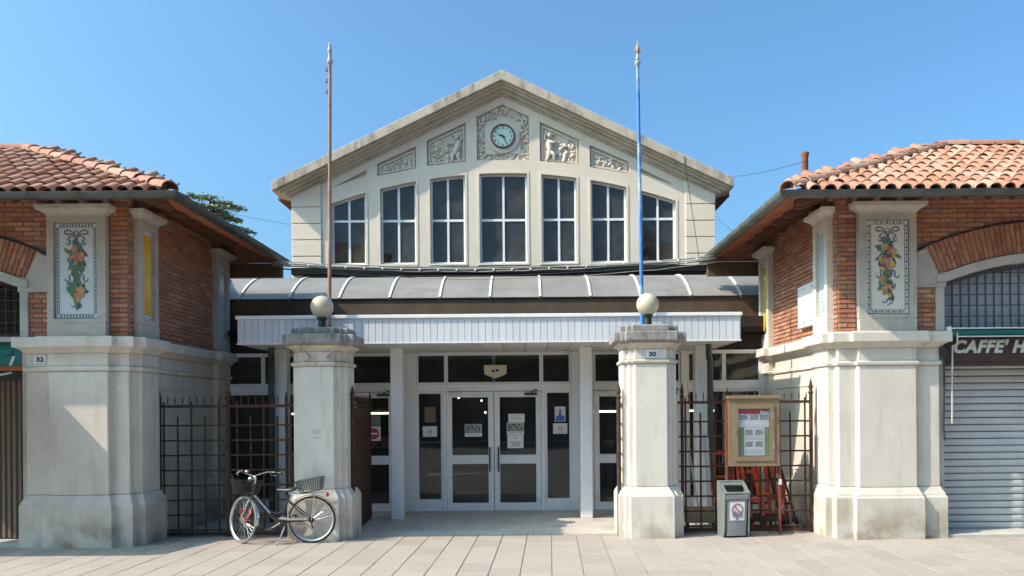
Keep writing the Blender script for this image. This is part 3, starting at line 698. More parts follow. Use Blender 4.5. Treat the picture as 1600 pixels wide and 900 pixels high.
    bx('return_wall', 'frame', W, X(1.34), X(1.46), Y0+.05, Y0+.55, 0, 2.70)
    # --- framed majolica panel on the front
    plate('panel_frame', 'frame', W, rect(*sorted((X(.25), X(1.03))), 2.98, 4.40), [rect(*sorted((X(.365), X(.945))), 3.035, 4.315)], Y0-.10, Y0-.012, .012)
    bx('panel_sill', 'frame', W, X(.25), X(1.03), Y0-.105, Y0-.012, 2.802, 2.978, .008)
    B().loft([[(X(a), Y0-d, z) for a, d in ((.25-e, .10+e), (1.03+e, .10+e))]+[(X(1.03+e), Y0-.012, z), (X(.25-e), Y0-.012, z)] for z, e in ((4.402, .005), (4.43, .02), (4.46, .07), (4.475, .10), (4.53, .11), (4.54, .10))]).build('panel_cornice', 'frame', W, bevel=.006)
    majolica(W, X(.655), Y0-.062, 3.675, .572, 1.272, s)
    # --- framed panels on the side
    for k, v0 in enumerate((.13, 2.72)):
        v1 = v0+(.51 if k == 0 else .53)
        gold = (s < 0) == (k == 0)
        b = B(); xf, xb = X(-.10), X(.002)
        for a, c, z0, z1 in ((v0, v0+.10, 2.985, 4.40), (v1-.10, v1, 2.985, 4.40), (v0+.101, v1-.101, 2.985, 3.06), (v0+.101, v1-.101, 4.30, 4.40)):
            b.box(*sorted((xf, xb)), Y0+a, Y0+c, z0, z1)
        b.build('side_panel_frame', 'frame' if s < 0 else 'stone', W, bevel=.006, kind='stuff')
        bx('side_panel_sill', 'frame' if s < 0 else 'stone', W, X(-.105), X(.002), Y0+v0-.004, Y0+v1+.004, 2.802, 2.983, .008)
        B().loft([[(X(.002), Y0+v0-e, z), (X(-.10-e), Y0+v0-e, z), (X(-.10-e), Y0+v1+e, z), (X(.002), Y0+v1+e, z)] for z, e in ((4.402, .005), (4.43, .02), (4.46, .06), (4.475, .09), (4.53, .10))]).build('side_panel_cornice', 'frame' if s < 0 else 'stone', W, bevel=.006)
        t = bx('side_tile_panel', 'majolica_pale', W, X(-.055), X(.002), Y0+v0+.101, Y0+v1-.101, 3.06, 4.30)
        B().box(*sorted((X(-.062), X(-.05))), Y0+v0+.15, Y0+v1-.15, 3.13, 4.23).build('colour_field', 'yellowtile' if gold else 'bluetile', t)
        b = B()
        for zz in range(24):
            for v in (v0+.125, v1-.125): b.box(*sorted((X(-.058), X(-.052))), Y0+v-.012, Y0+v+.012, 3.075+zz*.05, 3.10+zz*.05)
        b.build('border_motif', 'leafteal', t, kind='stuff')
    # --- hipped roof
    ex, ey, ez = -.98, -.87, 4.475                                   # eave corner in u, v
    T, SX, rise = 2.2, 3.15, 1.25; p = rise/T; ps = rise/SX         # run of the front slope, of the end slope, height
    cth = 1/math.sqrt(1+p*p); sth = p*cth
    rf = B()
    top_ = [(X(ex), Y0+ey, ez), (X(8.5), Y0+ey, ez), (X(8.5), Y0+ey+T, ez+rise), (X(ex+SX), Y0+ey+T, ez+rise), (X(ex), Y0+ey+2*T, ez), (X(8.5), Y0+ey+2*T, ez)]
    rf.add(top_+[(a, b_, c-.03) for a, b_, c in top_],
           [(0, 1, 2, 3), (0, 3, 4), (3, 2, 5, 4), (6, 9, 8, 7), (6, 10, 9), (9, 10, 11, 8), (0, 6, 7, 1), (0, 4, 10, 6), (4, 5, 11, 10), (1, 7, 8, 2), (2, 8, 11, 5)])
    roof = rf.build('roof', 'tilebase', W)
    N = Vector((0, -sth, cth)); U = Vector((0, cth, sth)); ax = Vector((1, 0, 0))
    rowsn = 10; SL = T/cth; step = (SL-.05)/rowsn
    tl = []
    for q in range(rowsn):
        d = q*step-.05; v = max(d*cth, 0)
        for c in range(int(9.4/TW)):
            uu = 8.4-(c+1)*TW                                      # columns in one straight line up the slope
            if uu < ex+v*SX/T-.11: break
            tl.append((uu, v, X(uu) if s > 0 else X(uu+TW), d))
    vis = sorted(tl, key=lambda t: (not (-40 < 825+1200*(t[2]-.6)/(Y0+ey+t[1]) < 1640), t[0]))
    rest2 = B()
    for i, (uu, v, xw, d) in enumerate(vis):
        o3 = Vector((xw+rr.uniform(-.008, .008), Y0+ey, ez+.02))+U*(d+rr.uniform(-.012, .012))+N*rr.uniform(.0, .012)
        yaw = rr.uniform(-.045, .045)
        Mx = Matrix(((ax.x, U.x, N.x, o3.x), (ax.y, U.y, N.y, o3.y), (ax.z, U.z, N.z, o3.z), (0, 0, 0, 1))) @ Matrix.Rotation(yaw, 4, 'Z') @ Matrix.Rotation(rr.uniform(-.02, .01), 4, 'X')
        if i < 280:
            o = bpy.data.objects.new('roof_tile', tile_me); C.objects.link(o); o.parent = roof; o.matrix_basis = Mx
        else: rest2.add([Mx @ q.co for q in tile_me.vertices], [tuple(q.vertices) for q in tile_me.polygons])
    rest2.build('roof_tile_field', 'tile', roof, kind='stuff', smooth=True)
    # hip and ridge caps
    hv = Vector((s*SX, T, rise)); hl = hv.length; hv.normalize(); k = 0
    while k*.345 < hl-.10:
        o3 = Vector((X(ex), Y0+ey, ez+.045))+hv*(k*.345+.02)
        yy = hv; xx = Vector((yy.y, -yy.x, 0)).normalized(); zz = xx.cross(yy)
        Mx = Matrix(((xx.x, yy.x, zz.x, o3.x), (xx.y, yy.y, zz.y, o3.y), (xx.z, yy.z, zz.z, o3.z), (0, 0, 0, 1))) @ Matrix.Rotation(rr.uniform(-.04, .04), 4, 'Z') @ Matrix.Rotation(-.03, 4, 'X')
        o = bpy.data.objects.new('hip_tile', cap_me); C.objects.link(o); o.parent = roof; o.matrix_basis = Mx; k += 1
    k = 0
    while ex+SX+k*.37 < 8.2:
        yy = Vector((-s, 0, 0)); xx = Vector((yy.y, -yy.x, 0)); zz = xx.cross(yy)
        o3 = Vector((X(ex+SX+.36+k*.37), Y0+ey+T, ez+rise+.035+rr.uniform(0, .012)))
        Mx = Matrix(((xx.x, yy.x, zz.x, o3.x), (xx.y, yy.y, zz.y, o3.y), (xx.z, yy.z, zz.z, o3.z), (0, 0, 0, 1))) @ Matrix.Rotation(rr.uniform(-.02, .02), 4, 'Z')
        o = bpy.data.objects.new('ridge_tile', cap_me); C.objects.link(o); o.parent = roof; o.matrix_basis = Mx; k += 1
    # eaves: tile undersides lapping one over the next, short rafter feet
    zi = ez-.035
    for i in range(18):                                            # end eave
        v0 = ey+.10+i*.235
        if v0 > ey+2*T-.30: break
        um = min(.0, ex+min(v0-ey, ey+2*T-v0-.2)*SX/T); dz = ps*(um-ex-.03)
        B().loft([[(X(ex+.03), Y0+v0, zi-.035), (X(um), Y0+v0, zi-.035+dz), (X(um), Y0+v0, zi-.018+dz), (X(ex+.03), Y0+v0, zi-.018)],
                  [(X(ex+.03), Y0+v0+.25, zi-.014), (X(um), Y0+v0+.25, zi-.014+dz), (X(um), Y0+v0+.25, zi+.003+dz), (X(ex+.03), Y0+v0+.25, zi+.003)]]).build('soffit_slab', 'soffit', W)
        if um > -.3 and i % 2 == 0:
            dz = ps*(um-ex); d5 = ps*(.42)
            B().prism([(X(um-.52), zi-.05+dz-ps*.52), (X(um), zi-.05+dz), (X(um), zi-.17+dz), (X(um-.44), zi-.13+dz-ps*.44), (X(um-.52), zi-.09+dz-ps*.52)], Y0+v0-.035, Y0+v0+.035).build('rafter', 'rafter', W)
    for i in range(24):                                            # front eave
        u0 = -.9+i*.30
        vm = min(.0, ey+(u0-ex)*T/SX); dz = p*(vm-ey-.03)
        if vm < ey+.08: continue
        b = B(); b.prism([(Y0+ey+.03, zi-.005), (Y0+vm, zi-.005+dz), (Y0+vm, zi+.004+dz), (Y0+ey+.03, zi+.004)], *sorted((X(u0), X(u0+.292))), 'x'); b.build('soffit_slab', 'soffit', W)
        if vm < -.4: continue
        dz = p*(vm-ey-.08)
        b = B(); b.prism([(Y0+ey+.30, zi-.02+p*.2), (Y0+vm, zi-.02+dz), (Y0+vm, zi-.13+dz), (Y0+ey+.34, zi-.11+p*.2), (Y0+ey+.30, zi-.07+p*.2)], *sorted((X(u0-.035), X(u0+.035))), 'x'); b.build('rafter', 'rafter', W)
    bx('eave_beam', 'beam', W, X(ex+.02), X(.3), Y0+3.41, Y0+3.52, 4.17, 4.42)
    # gutter: half round, front and side
    gr = .075
    def gut(path, mat, mit, name='gutter'):
        (x0, y0), (x1, y1) = path; b = B(); d = Vector((x1-x0, y1-y0)).normalized(); nn = Vector((-d.y, d.x)); L = []
        for e, (x, y) in enumerate(path):
            row = []
            for g2, aa in ((gr, range(11)), (gr-.008, range(10, -1, -1))):
                for q in aa:
                    a = math.pi*q/10; w = g2*math.cos(a); sh = -w*mit if e == 0 else 0          # mitre at the corner
                    row.append((x+nn.x*w+d.x*sh, y+nn.y*w+d.y*sh, ez-.005-g2*math.sin(a)*1.1))
            L.append(row)
        b.loft(L); o = b.build(name, mat, W, smooth=True)
        Ln = (Vector(path[1])-Vector(path[0])).length; k = .5
        while k < Ln:
            c = Vector(path[0])+d*k; B().loft([[(c.x+d.x*e+nn.x*(gr+.006)*math.cos(a), c.y+d.y*e+nn.y*(gr+.006)*math.cos(a), ez-.004-(gr+.006)*math.sin(a)*1.1) for a in [math.pi*q/10 for q in range(11)]] for e in (-.014, .014)], False).build('gutter_bracket', mat, o, smooth=True); k += .62
    gut([(X(ex-.05), Y0+ey-.05), (X(8.5), Y0+ey-.05)], 'gutter', -s)
    gut([(X(ex-.05), Y0+ey-.05), (X(ex-.05), Y0+ey+2*T+.03)], 'gutter' if s < 0 else 'gutterold', s)
    return W, X
def brick_v(brick, it, fw, s, rr):
    u, z, w, L, a = it
    brick(u, 0, z, L+.004, w, fw, (a-math.pi/2)*s if s > 0 else -(a)+math.pi/2, True)

def majolica(W, cx, y, cz, w, h, s):
    """white tile panel with a bordered frame and a hanging garland of fruit and leaves"""
    rr = random.Random(3+s)
    t = bx('tile_panel', 'majolica' if s > 0 else 'majolica_pale', W, cx-w/2, cx+w/2, y, y+.05, cz-h/2, cz+h/2)
    yy0, yy1 = y-.003, y+.002
    bc = 'ink' if s > 0 else 'leafteal'
    e = .006
    for o_ in (.004, .052): plate('border_line', bc, t, rect(cx-w/2+o_, cx+w/2-o_, cz-h/2+o_, cz+h/2-o_), [rect(cx-w/2+o_+e, cx+w/2-o_-e, cz-h/2+o_+e, cz+h/2-o_-e)], yy0, yy1)
    b = B(); m = .031
    nz, nx = 24, 11
    def dia(x, z, r, k):
        if s > 0:
            if k % 2: b.prism([(x-r, z), (x, z-r*1.3), (x+r, z), (x, z+r*1.3)], yy0, yy1)
            else: b.prism(rect(x-r*.5, x+r*.5, z-r*.5, z+r*.5), yy0, yy1)
        else: b.prism(rect(x-r*.6, x+r*.6, z-.018, z+.018), yy0, yy1)
    for k in range(nz):
        z = cz-h/2+.06+(h-.12)*(k+.5)/nz
        for x in (cx-w/2+m, cx+w/2-m): dia(x, z, .014, k)
    for k in range(nx):
        x = cx-w/2+.06+(w-.12)*(k+.5)/nx
        for z in (cz-h/2+m, cz+h/2-m): dia(x, z, .014, k)
    b.build('border_motif', bc, t, kind='stuff')
    # tile joints
    b = B()
    for k in range(1, 6): b.box(cx-w/2+.06, cx+w/2-.06, y-.0008, y+.001, cz-h/2+h*k/6-.0012, cz-h/2+h*k/6+.0012)
    b.build('tile_joint', 'frame', t, kind='stuff')
    # ribbon: bow on top, curls half way and at the foot
    b = B(); wv = .011
    def rib(pts, r=wv):
        L = len(pts); a = []; c = []
        for i, (x, z) in enumerate(pts):
            p0 = Vector(pts[max(i-1, 0)]); p1 = Vector(pts[min(i+1, L-1)]); d = (p1-p0).normalized(); n = Vector((-d.y, d.x)); q = r*(.35+.65*math.sin(math.pi*(i+.5)/L))
            a.append((x+n.x*q, z+n.y*q)); c.append((x-n.x*q, z-n.y*q))
        for i in range(L-1): b.prism([a[i], a[i+1], c[i+1], c[i]], yy0-.0004, yy1)
    def loop(ox, oz, rx, rz, a0, a1, n=12): return [(cx+ox+rx*math.cos(R(a0+(a1-a0)*k/n)), cz+oz+rz*math.sin(R(a0+(a1-a0)*k/n))) for k in range(n+1)]
    T_ = h/2
    for q in (-1, 1):
        rib([(cx+q*a, cz+zz) for a, zz in ((.015, .47), (.06, .52), (.11, .545), (.15, .53), (.155, .495), (.12, .485), (.07, .49), (.02, .46))])
        rib([(cx+q*a, cz+zz) for a, zz in ((.02, .455), (.07, .46), (.10, .44), (.11, .41), (.085, .40), (.08, .37), (.10, .345), (.125, .355), (.12, .38))])
        rib([(cx+q*a, cz+zz) for a, zz in ((.03, -.06), (.07, -.04), (.10, -.07), (.09, -.11), (.12, -.15), (.15, -.13), (.15, -.10))])
    rib([(cx+a, cz+zz) for a, zz in ((-.08, -.46), (-.05, -.485), (-.02, -.47), (-.01, -.44), (.03, -.43), (.06, -.45), (.05, -.49), (.02, -.50), (-.01, -.52))], .012)
    b.prism([(cx-.02, cz+.46), (cx+.02, cz+.46), (cx+.028, cz+.33), (cx-.028, cz+.33)], yy0, yy1)
    b.build('ribbon', 'ribbon', t, kind='stuff')
    plate('hanging_ring', 'ribbon' if s < 0 else 'peach', t, ring(cx, cz+.50, .033, 16), [ring(cx, cz+.50, .020, 16)], yy0-.001, yy1)
    groups = {}
    def put(key, poly, lift): groups.setdefault(key, B()).prism(poly, yy0-lift, yy1)
    def leaf(x, z, L, a, key, lift):
        d = Vector((math.cos(a), math.sin(a))); n = Vector((-d.y, d.x)); p = Vector((x, z)); wd = L*.27
        pts = [p, p+d*L*.3+n*wd, p+d*L*.55+n*wd*.7, p+d*L*.62+n*wd*.95, p+d*L, p+d*L*.6-n*wd*.8, p+d*L*.5-n*wd*.55, p+d*L*.28-n*wd]
        put(key, [tuple(q) for q in pts], lift)
    def fruit(x, z, r, key, lift):
        put(key, [(x+r*(1+.16*rr.uniform(-1, 1))*math.cos(k*.571), z+r*(1+.16*rr.uniform(-1, 1))*math.sin(k*.571)) for k in range(11)], lift)
    L_ = ['leafdark', 'leafteal', 'leafolive'] if s > 0 else ['leafteal', 'leafteal', 'leafdark', 'leafolive']
    lift = .0002
    def cluster(z0, z1, hw, nl, nf, keys):
        nonlocal lift
        for k in range(nl):
            z = rr.uniform(z0, z1); f = 1-abs((z-(z0+z1)/2)/((z1-z0)/2))**2*.6; x = cx+rr.uniform(-hw, hw)*f*.7
            a = math.atan2(rr.uniform(-.6, .5), (x-cx)) + rr.uniform(-.4, .4)
            leaf(x, cz+z, rr.uniform(.06, .13), a, rr.choice(L_), lift); lift += .00003
        for k in range(nf):
            z = rr.uniform(z0+.03, z1-.03); x = cx+rr.uniform(-hw, hw)*.6; key = rr.choice(keys); r = rr.uniform(.022, .05)
            fruit(x, cz+z, r, key, lift); lift += .00003
            if rr.random() < .8: fruit(x+r*.2, cz+z+r*.2, r*.55, rr.choice(keys), lift); lift += .00003
    if s > 0:
        cluster(-.04, .34, .15, 46, 26, ['orange', 'peach', 'peach', 'rose', 'yellow', 'plum'])
        cluster(-.42, -.12, .12, 34, 15, ['yellow', 'peach', 'leafolive', 'plum', 'rose'])
    else:
        cluster(-.02, .34, .14, 60, 8, ['orange', 'peach', 'rose'])
        cluster(-.42, -.12, .12, 44, 7, ['rose', 'peach', 'leafolive'])
    for k, g_ in groups.items(): g_.build('garland_leaf' if 'leaf' in k else 'garland_fruit', k, t, kind='stuff')

WL, XL = wing(-1, 4.73, 10.27, 'left brick corner building, its stone base numbered 32, green awning at its side')
WR, XR = wing(1, 4.83, 10.46, 'right brick corner building, its stone base beside the grey roller shutter')
# terracotta flue on the right roof
fl = B().lathe([(.048, 4.9), (.048, 5.70), (.062, 5.72), (.062, 5.76), (.04, 5.77)], 12, (4.96, 12.0, 0)).build('flue', 'tilebase', WR, smooth=True)

# ------------------------------------------------------------------ shop openings in the wings
def grille(W, X, Y, u0, u1, z0, cu, bars, mat, name='window'):
    zc, Ri = -.2, 3.95; az = lambda u: zc+math.sqrt(Ri*Ri-(u-cu)**2)
    us = [u0+(u1-u0)*k/14 for k in range(15)]
    o = [(X(u0), z0), (X(u1), z0)]+[(X(u), az(u)-.004) for u in reversed(us)]
    i = [(X(u0+.06), z0+.05), (X(u1-.06), z0+.05)]+[(X(min(max(u, u0+.06), u1-.06)), az(u)-.06) for u in reversed(us)]
    w = plate(name, mat, W, o, [i], Y, Y+.06)
    plate('pane', 'shopglass', w, i, [], Y+.035, Y+.043)
    u = u0+.06+.115
    while u < u1-.08: bx('grille_bar', mat, w, X(u-.009), X(u+.009), Y-.012, Y+.008, z0+.05, az(u)-.06); u += .115
    z = z0+.05+.15
    while z < az(cu)-.08:
        d = math.sqrt(max(Ri*Ri-(z+.06-zc)**2, 0)); a, b = max(u0+.06, cu-d), min(u1-.06, cu+d)
        if b-a > .1: bx('grille_bar', mat, w, X(a), X(b), Y-.016, Y+.004, z-.008, z+.008)
        z += .15
    return w
wr = grille(WR, XR, 10.60, 1.46, 4.38, 2.82, 2.92, 20, 'grille')
b = B()                                                             # pleated curtain behind the right window
n = 90; L0 = []
for k in range(n+1):
    u = 1.5+2.84*k/n; L0.append((XR(u), 10.70+.025*math.sin(k*.9)+.01*math.sin(k*2.1)))
b.add([(x, y, z) for z in (2.86, 3.72) for x, y in L0], [(i, i+1, n+2+i, n+1+i) for i in range(n)]); b.build('curtain', 'curtain', WR, smooth='all')
bx('shop_back', 'dark', WR, XR(1.46), XR(5.6), 11.3, 11.4, 0, 4.6)
bx('window_transom', 'grille', WR, XR(1.44), XR(4.40), 10.50, 10.72, 2.755, 2.818)
wl_ = grille(WL, XL, 10.45, 1.46, 4.38, 2.82, 2.92, 20, 'darkiron')
bx('shop_back', 'dark', WL, XL(1.46), XL(5.6), 11.1, 11.2, 0, 4.6)
bx('window_transom', 'frame', WL, XL(1.44), XL(4.40), 10.34, 10.55, 2.755, 2.818)
# roller shutter, cafe sign, rolled awning on the right
rs = thing('roller_shutter', 'closed pale grey roller shutter with scuffed horizontal slats under the cafe sign', 'shutter', (7.7, 10.9, 0))
me = None
for k in range(24):
    if me is None:
        me = B().prism([(10.905, 0), (10.892, .006), (10.884, .03), (10.882, .06), (10.886, .084), (10.905, .090), (10.915, .090), (10.915, 0)], XR(1.47), XR(4.37), 'x').mesh('slat'); me.materials.append(M['shutter']); me.polygons.foreach_set('use_smooth', [True]*len(me.polygons)); me.set_sharp_from_angle(angle=R(50))
    o = bpy.data.objects.new('slat', me); C.objects.link(o); o.parent = rs; o.matrix_parent_inverse = Matrix.Translation(-rs.location); o.location = (0, random.uniform(-.002, .002), .045+k*.0985)
bx('bottom_bar', 'frame', rs, XR(1.47), XR(4.37), 10.87, 10.92, .0, .044)
bx('slat_backing', 'darkiron', rs, XR(1.47), XR(4.37), 10.916, 10.93, .02, 2.42)
bx('guide_rail', 'darkiron', rs, XR(1.462), XR(1.50), 10.85, 10.93, 0, 2.5)
struct(B().box(XR(1.40), XR(4.5), 10.42, 11.3, -.03, .045).build('shop_step', 'threshold', bevel=.01))
cs = thing('cafe_sign', 'dark brown shop sign with slanted cream letters CAFFE above the roller shutter', 'sign', (7.7, 10.5, 2.35))
bx('board', 'cafe', cs, XR(1.462), XR(4.38), 10.47, 10.60, 2.36, 2.75, .006)
bx('lower_rail', 'cafe', cs, XR(1.462), XR(4.38), 10.455, 10.60, 2.33, 2.375, .006)
letters('lettering', "CAFFE' H", 'letters', cs, 6.39, 10.466, 2.515, .165, .98, .28, .010, .004, 'LEFT')
aw = thing('rolled_awning', 'rolled up green awning with white edge above the cafe sign', 'awning', (7.7, 10.4, 2.7))
B().tube([(XR(1.50), 10.40, 2.775), (XR(4.36), 10.40, 2.775)], .05, 14).build('fabric_roll', 'awning', aw, smooth=True)
B().box(XR(1.50), XR(4.36), 10.345, 10.40, 2.826, 2.842).build('cover_strip', 'plastic_white', aw)
B().box(XR(1.56), XR(4.36), 10.335, 10.365, 2.715, 2.728).build('front_bar', 'plastic_white', aw)
bx('end_bracket', 'plastic_white', aw, XR(1.462), XR(1.495), 10.36, 10.47, 2.70, 2.86)
B().tube([(6.40, 10.36, 2.78), (6.40, 10.36, 2.62), (6.335, 10.36, 2.60), (6.325, 10.36, 2.05), (6.32, 10.36, 1.55)], .011, 8).build('winding_rod', 'frame', aw, smooth=True)
pp = thing('wall_cable_pipe', 'thin black pipe running down the jamb beside the roller shutter', 'pipe', (6.22, 10.5, 1.3))
B().tube([(6.235, 10.41, 2.60), (6.245, 10.41, 2.2), (6.225, 10.41, 1.5), (6.245, 10.41, 1.32)], .016, 8).build('pipe', 'cableblack', pp, smooth=True)
bx('junction_box', 'cableblack', pp, 6.20, 6.27, 10.39, 10.455, 2.45, 2.58)
# left: slatted shutters, sign band, green awning let down
ls = thing('slatted_shutter', 'brown shutter of upright slats closing the shopfront at the left edge', 'shutter', (-7.6, 10.72, 0))
me = B().prism([(-.036, 10.70), (-.02, 10.675), (.02, 10.675), (.036, 10.70), (.03, 10.72), (-.03, 10.72)], .06, 2.24, 'z').mesh('slat'); me.materials.append(M['slatwood'])
for k in range(38):
    o = bpy.data.objects.new('slat', me); C.objects.link(o); o.parent = ls; o.matrix_parent_inverse = Matrix.Translation(-ls.location); o.location = (-6.24-k*.077, 0, 0)
bx('bottom_rail', 'darkiron', ls, XL(4.38), XL(1.47), 10.68, 10.74, .0, .058)
bx('top_rail', 'drain', ls, XL(4.38), XL(1.47), 10.66, 10.76, 2.242, 2.36)
bx('orange_rail', 'orangebar', ls, XL(4.38), XL(1.462), 10.42, 10.50, 2.365, 2.425, .006)
struct(B().box(XL(4.5), XL(1.40), 10.24, 11.1, -.03, .04).build('shop_step', 'threshold', bevel=.01))
lsg = thing('green_shop_sign', 'dark green shop sign at the left edge ending in a cream figure 1', 'sign', (-7.6, 10.45, 2.43))
bx('board', 'awning', lsg, XL(4.38), XL(1.462), 10.43, 10.50, 2.43, 2.75)
letters('lettering', '1', 'letters', lsg, -6.42, 10.427, 2.445, .115, 1.3, .3, .008, .003)
la = thing('green_awning', 'lowered green fabric awning over the left shopfront', 'awning', (-7.6, 10.2, 2.2))
B().loft([[(XL(4.3), 10.12, 2.56), (XL(1.50), 10.12, 2.56), (XL(1.50), 10.12, 2.572), (XL(4.3), 10.12, 2.572)], [(XL(4.3), 8.93, 2.13), (XL(1.50), 8.93, 2.13), (XL(1.50), 8.93, 2.142), (XL(4.3), 8.93, 2.142)]]).build('fabric', 'awning', la)
bx('front_bar', 'plastic_white', la, XL(4.3), XL(1.50), 8.90, 8.935, 2.115, 2.15)
bx('valance', 'awning', la, XL(4.3), XL(1.50), 8.905, 8.915, 1.93, 2.115)
B().tube([(XL(4.3), 10.14, 2.58), (XL(1.47), 10.14, 2.58)], .035, 12).build('fabric_roll', 'awning', la, smooth=True)
B().tube([(XL(1.53), 10.2, 2.33), (XL(1.53), 9.6, 2.22), (XL(1.53), 8.95, 2.12)], .014, 8).build('folding_arm', 'plastic_white', la)
# number plates
def number(txt, x, y, z, label):
    t = thing('number_plate', label, 'sign', (x, y, z), 'house number plates')
    bx('plate', 'numberplate', t, x-.075, x+.075, y-.008, y, z-.052, z+.052, .004)
    letters('numeral', txt, 'ink', t, x, y-.0105, z-.030, .062, 1.25, 0, .003)
number('32', -5.915, 10.267, 2.505, 'small white number plate 32 on the left stone base')
number('30', 2.32, 10.597, 2.535, 'small white number plate 30 on the right gate pier')
# cabinet on the right side wall
cb = thing('meter_cabinet', 'white two-door meter cabinet on the side wall of the right building', 'cabinet', (4.8, 11.4, 3.1))
bx('body', 'plastic_white', cb, 4.775, 4.83, 11.16, 11.80, 2.98, 3.62)
for y0 in (11.165, 11.485):
    d = bx('door', 'plastic_white', cb, 4.755, 4.772, y0, y0+.31, 2.985, 3.615, .004)
    bx('hinge', 'chrome', d, 4.748, 4.757, y0+.02, y0+.05, 3.54, 3.57); bx('hinge', 'chrome', d, 4.748, 4.757, y0+.02, y0+.05, 3.04, 3.07)

# ------------------------------------------------------------------ gate piers, globe lamps, flagpoles
def pier(x, label, stained):
    P = thing('gate_pier', label, 'pier', (x, 10.95, 0), 'stone gate piers')
    cy = 10.97
    def plan(o, w=.228, c=.30, e=.375):
        w += o; c += o*.9; e += o
        return [(w, -e), (w, -c), (c, -c), (c, -w), (e, -w), (e, w), (c, w), (c, c), (w, c), (w, e), (-w, e), (-w, c), (-c, c), (-c, w), (-e, w), (-e, -w), (-c, -w), (-c, -c), (-w, -c), (-w, -e)]
    def lay(name, layers, mat, bev=.01):
        return B().loft([[(x+a, cy+b_, z) for a, b_ in plan(o)] for z, o in layers]).build(name, mat, P, bevel=bev)
    lay('plinth', [(-.02, .075), (.575, .075), (.60, .065), (.62, .055), (.66, .03), (.695, .01), (.70, .01)], 'pierstone', .012)
    lay('shaft', [(.701, 0), (2.405, 0)], 'pierstone', .014)
    lay('neck_ring', [(2.406, .005), (2.415, .022), (2.44, .028), (2.46, .02), (2.465, .005)], 'capital', .004)
    lay('neck', [(2.466, -.004), (2.61, -.004)], 'capital' if stained else 'pierstone')
    lay('capital', [(2.611, .0), (2.635, .012), (2.66, .045), (2.68, .07), (2.695, .075)], 'capital', .006)
    lay('cap_slab', [(2.696, .10), (2.72, .125), (2.84, .125), (2.845, .115)], 'capstone', .012)
    lay('top_slab', [(2.846, .01), (2.852, .025), (2.935, .025), (2.945, .01)], 'capstone', .012)
    if stained:                                                    # carved swag on the left neck
        for q in (-1, 1):
            B().tube([(x+q*.20, cy-.385, 2.60), (x+q*.15, cy-.40, 2.57), (x+q*.12, cy-.40, 2.53), (x+q*.15, cy-.395, 2.50), (x+q*.19, cy-.39, 2.52)], [.014, .022, .022, .018, .01], 8).build('carved_scroll', 'capital', P, smooth=True)
    return P
pier(-2.305, 'left stone gate pier beside the bicycle, with stained carved capital', True)
pier(2.30, 'right stone gate pier numbered 30 beside the notice case', False)
lp = [o for o in C.objects if o.name.startswith('gate_pier') and 'left' in o['label']][0]
rs_ = random.Random(8)
for cx_, cz_, w_, h_ in ((-2.345, 1.50, .075, .035), (-2.30, 1.505, .05, .04), (-2.315, 1.415, .055, .022)):   # smeared old paint on the pier
    B().prism([(cx_+w_*(.7+.5*rs_.random())*math.cos(a), cz_+h_*(.6+.7*rs_.random())*math.sin(a)) for a in [2*math.pi*k/14 for k in range(14)]], 10.5937-.0003*w_*10, 10.5955).build('paint_smear', 'smear', lp)
def globe(x, z, label):
    t = thing('globe_lamp', label, 'lamp', (x, 10.95, 2.945), 'globe lamps on the gate piers')
    B().lathe([(.085, 2.946), (.085, 2.962), (.06, 2.966), (.052, 3.07), (.07, 3.085), (.075, 3.118), (.05, 3.122)], 18, (x, 10.93, 0)).build('neck', 'black', t, smooth=True)
    B().ball((x, 10.93, z), .161, n=32, m=20).build('globe', 'globe', t, smooth='all')
globe(-2.32, 3.265, 'white globe lamp on the left gate pier'); globe(2.315, 3.265, 'white globe lamp on the right gate pier')
def pole(x0, x1, mat, spear, label):
    y = 11.46; t = thing('flagpole', label, 'flagpole', (x0, y, 0), 'tall flagpoles behind the gate piers')
    zt = 6.89 if spear else 6.95; n = 8
    B().tube([(x0+(x1-x0)*k/n, y, -.005+zt*k/n) for k in range(n+1)], [.031-.006*k/n for k in range(n+1)], 12).build('pole', mat, t, smooth=True)
    if spear:
        B().lathe([(.026, 0), (.045, .03), (.045, .06), (.03, .085), (.024, .09), (.034, .10), (.02, .16), (.012, .2)], 14, (x1, y, zt)).build('finial_knob', 'finial', t, smooth=True)
        sp = B(); z0 = zt+.17
        pr = [(0, 0), (.018, .02), (.072, .07), (.03, .09), (.026, .13), (0, .24)]
        poly = [(x1+a, z0+c) for a, c in pr]+[(x1-a, z0+c) for a, c in reversed(pr[1:-1])]
        sp.prism(poly, y-.008, y+.008); sp.lathe([(.012, 0), (.025, .08), (.018, .13), (.002, .22)], 8, (x1, y, z0)); sp.build('spearhead', 'finial', t)
    else:
        B().lathe([(.024, 0), (.044, .03), (.046, .055), (.03, .08), (.024, .10), (.028, .20), (.034, .215), (.03, .23), (.018, .29), (.003, .34)], 14, (x1, y, zt)).build('finial_knob', 'finial', t, smooth=True)
        for z in (zt-.09, zt-.26, zt-.42): B().tube([(x1-.02, y, z), (x1-.06, y, z-.01), (x1-.04, y, z+.05)], .008, 6).build('pulley_hook', 'darkiron', t)
pole(-2.38, -2.315, 'rustpole', False, 'rusty brown flagpole with a bullet tip behind the left gate pier')
pole(2.345, 2.276, 'bluepole', True, 'blue painted flagpole with a spearhead tip behind the right gate pier')

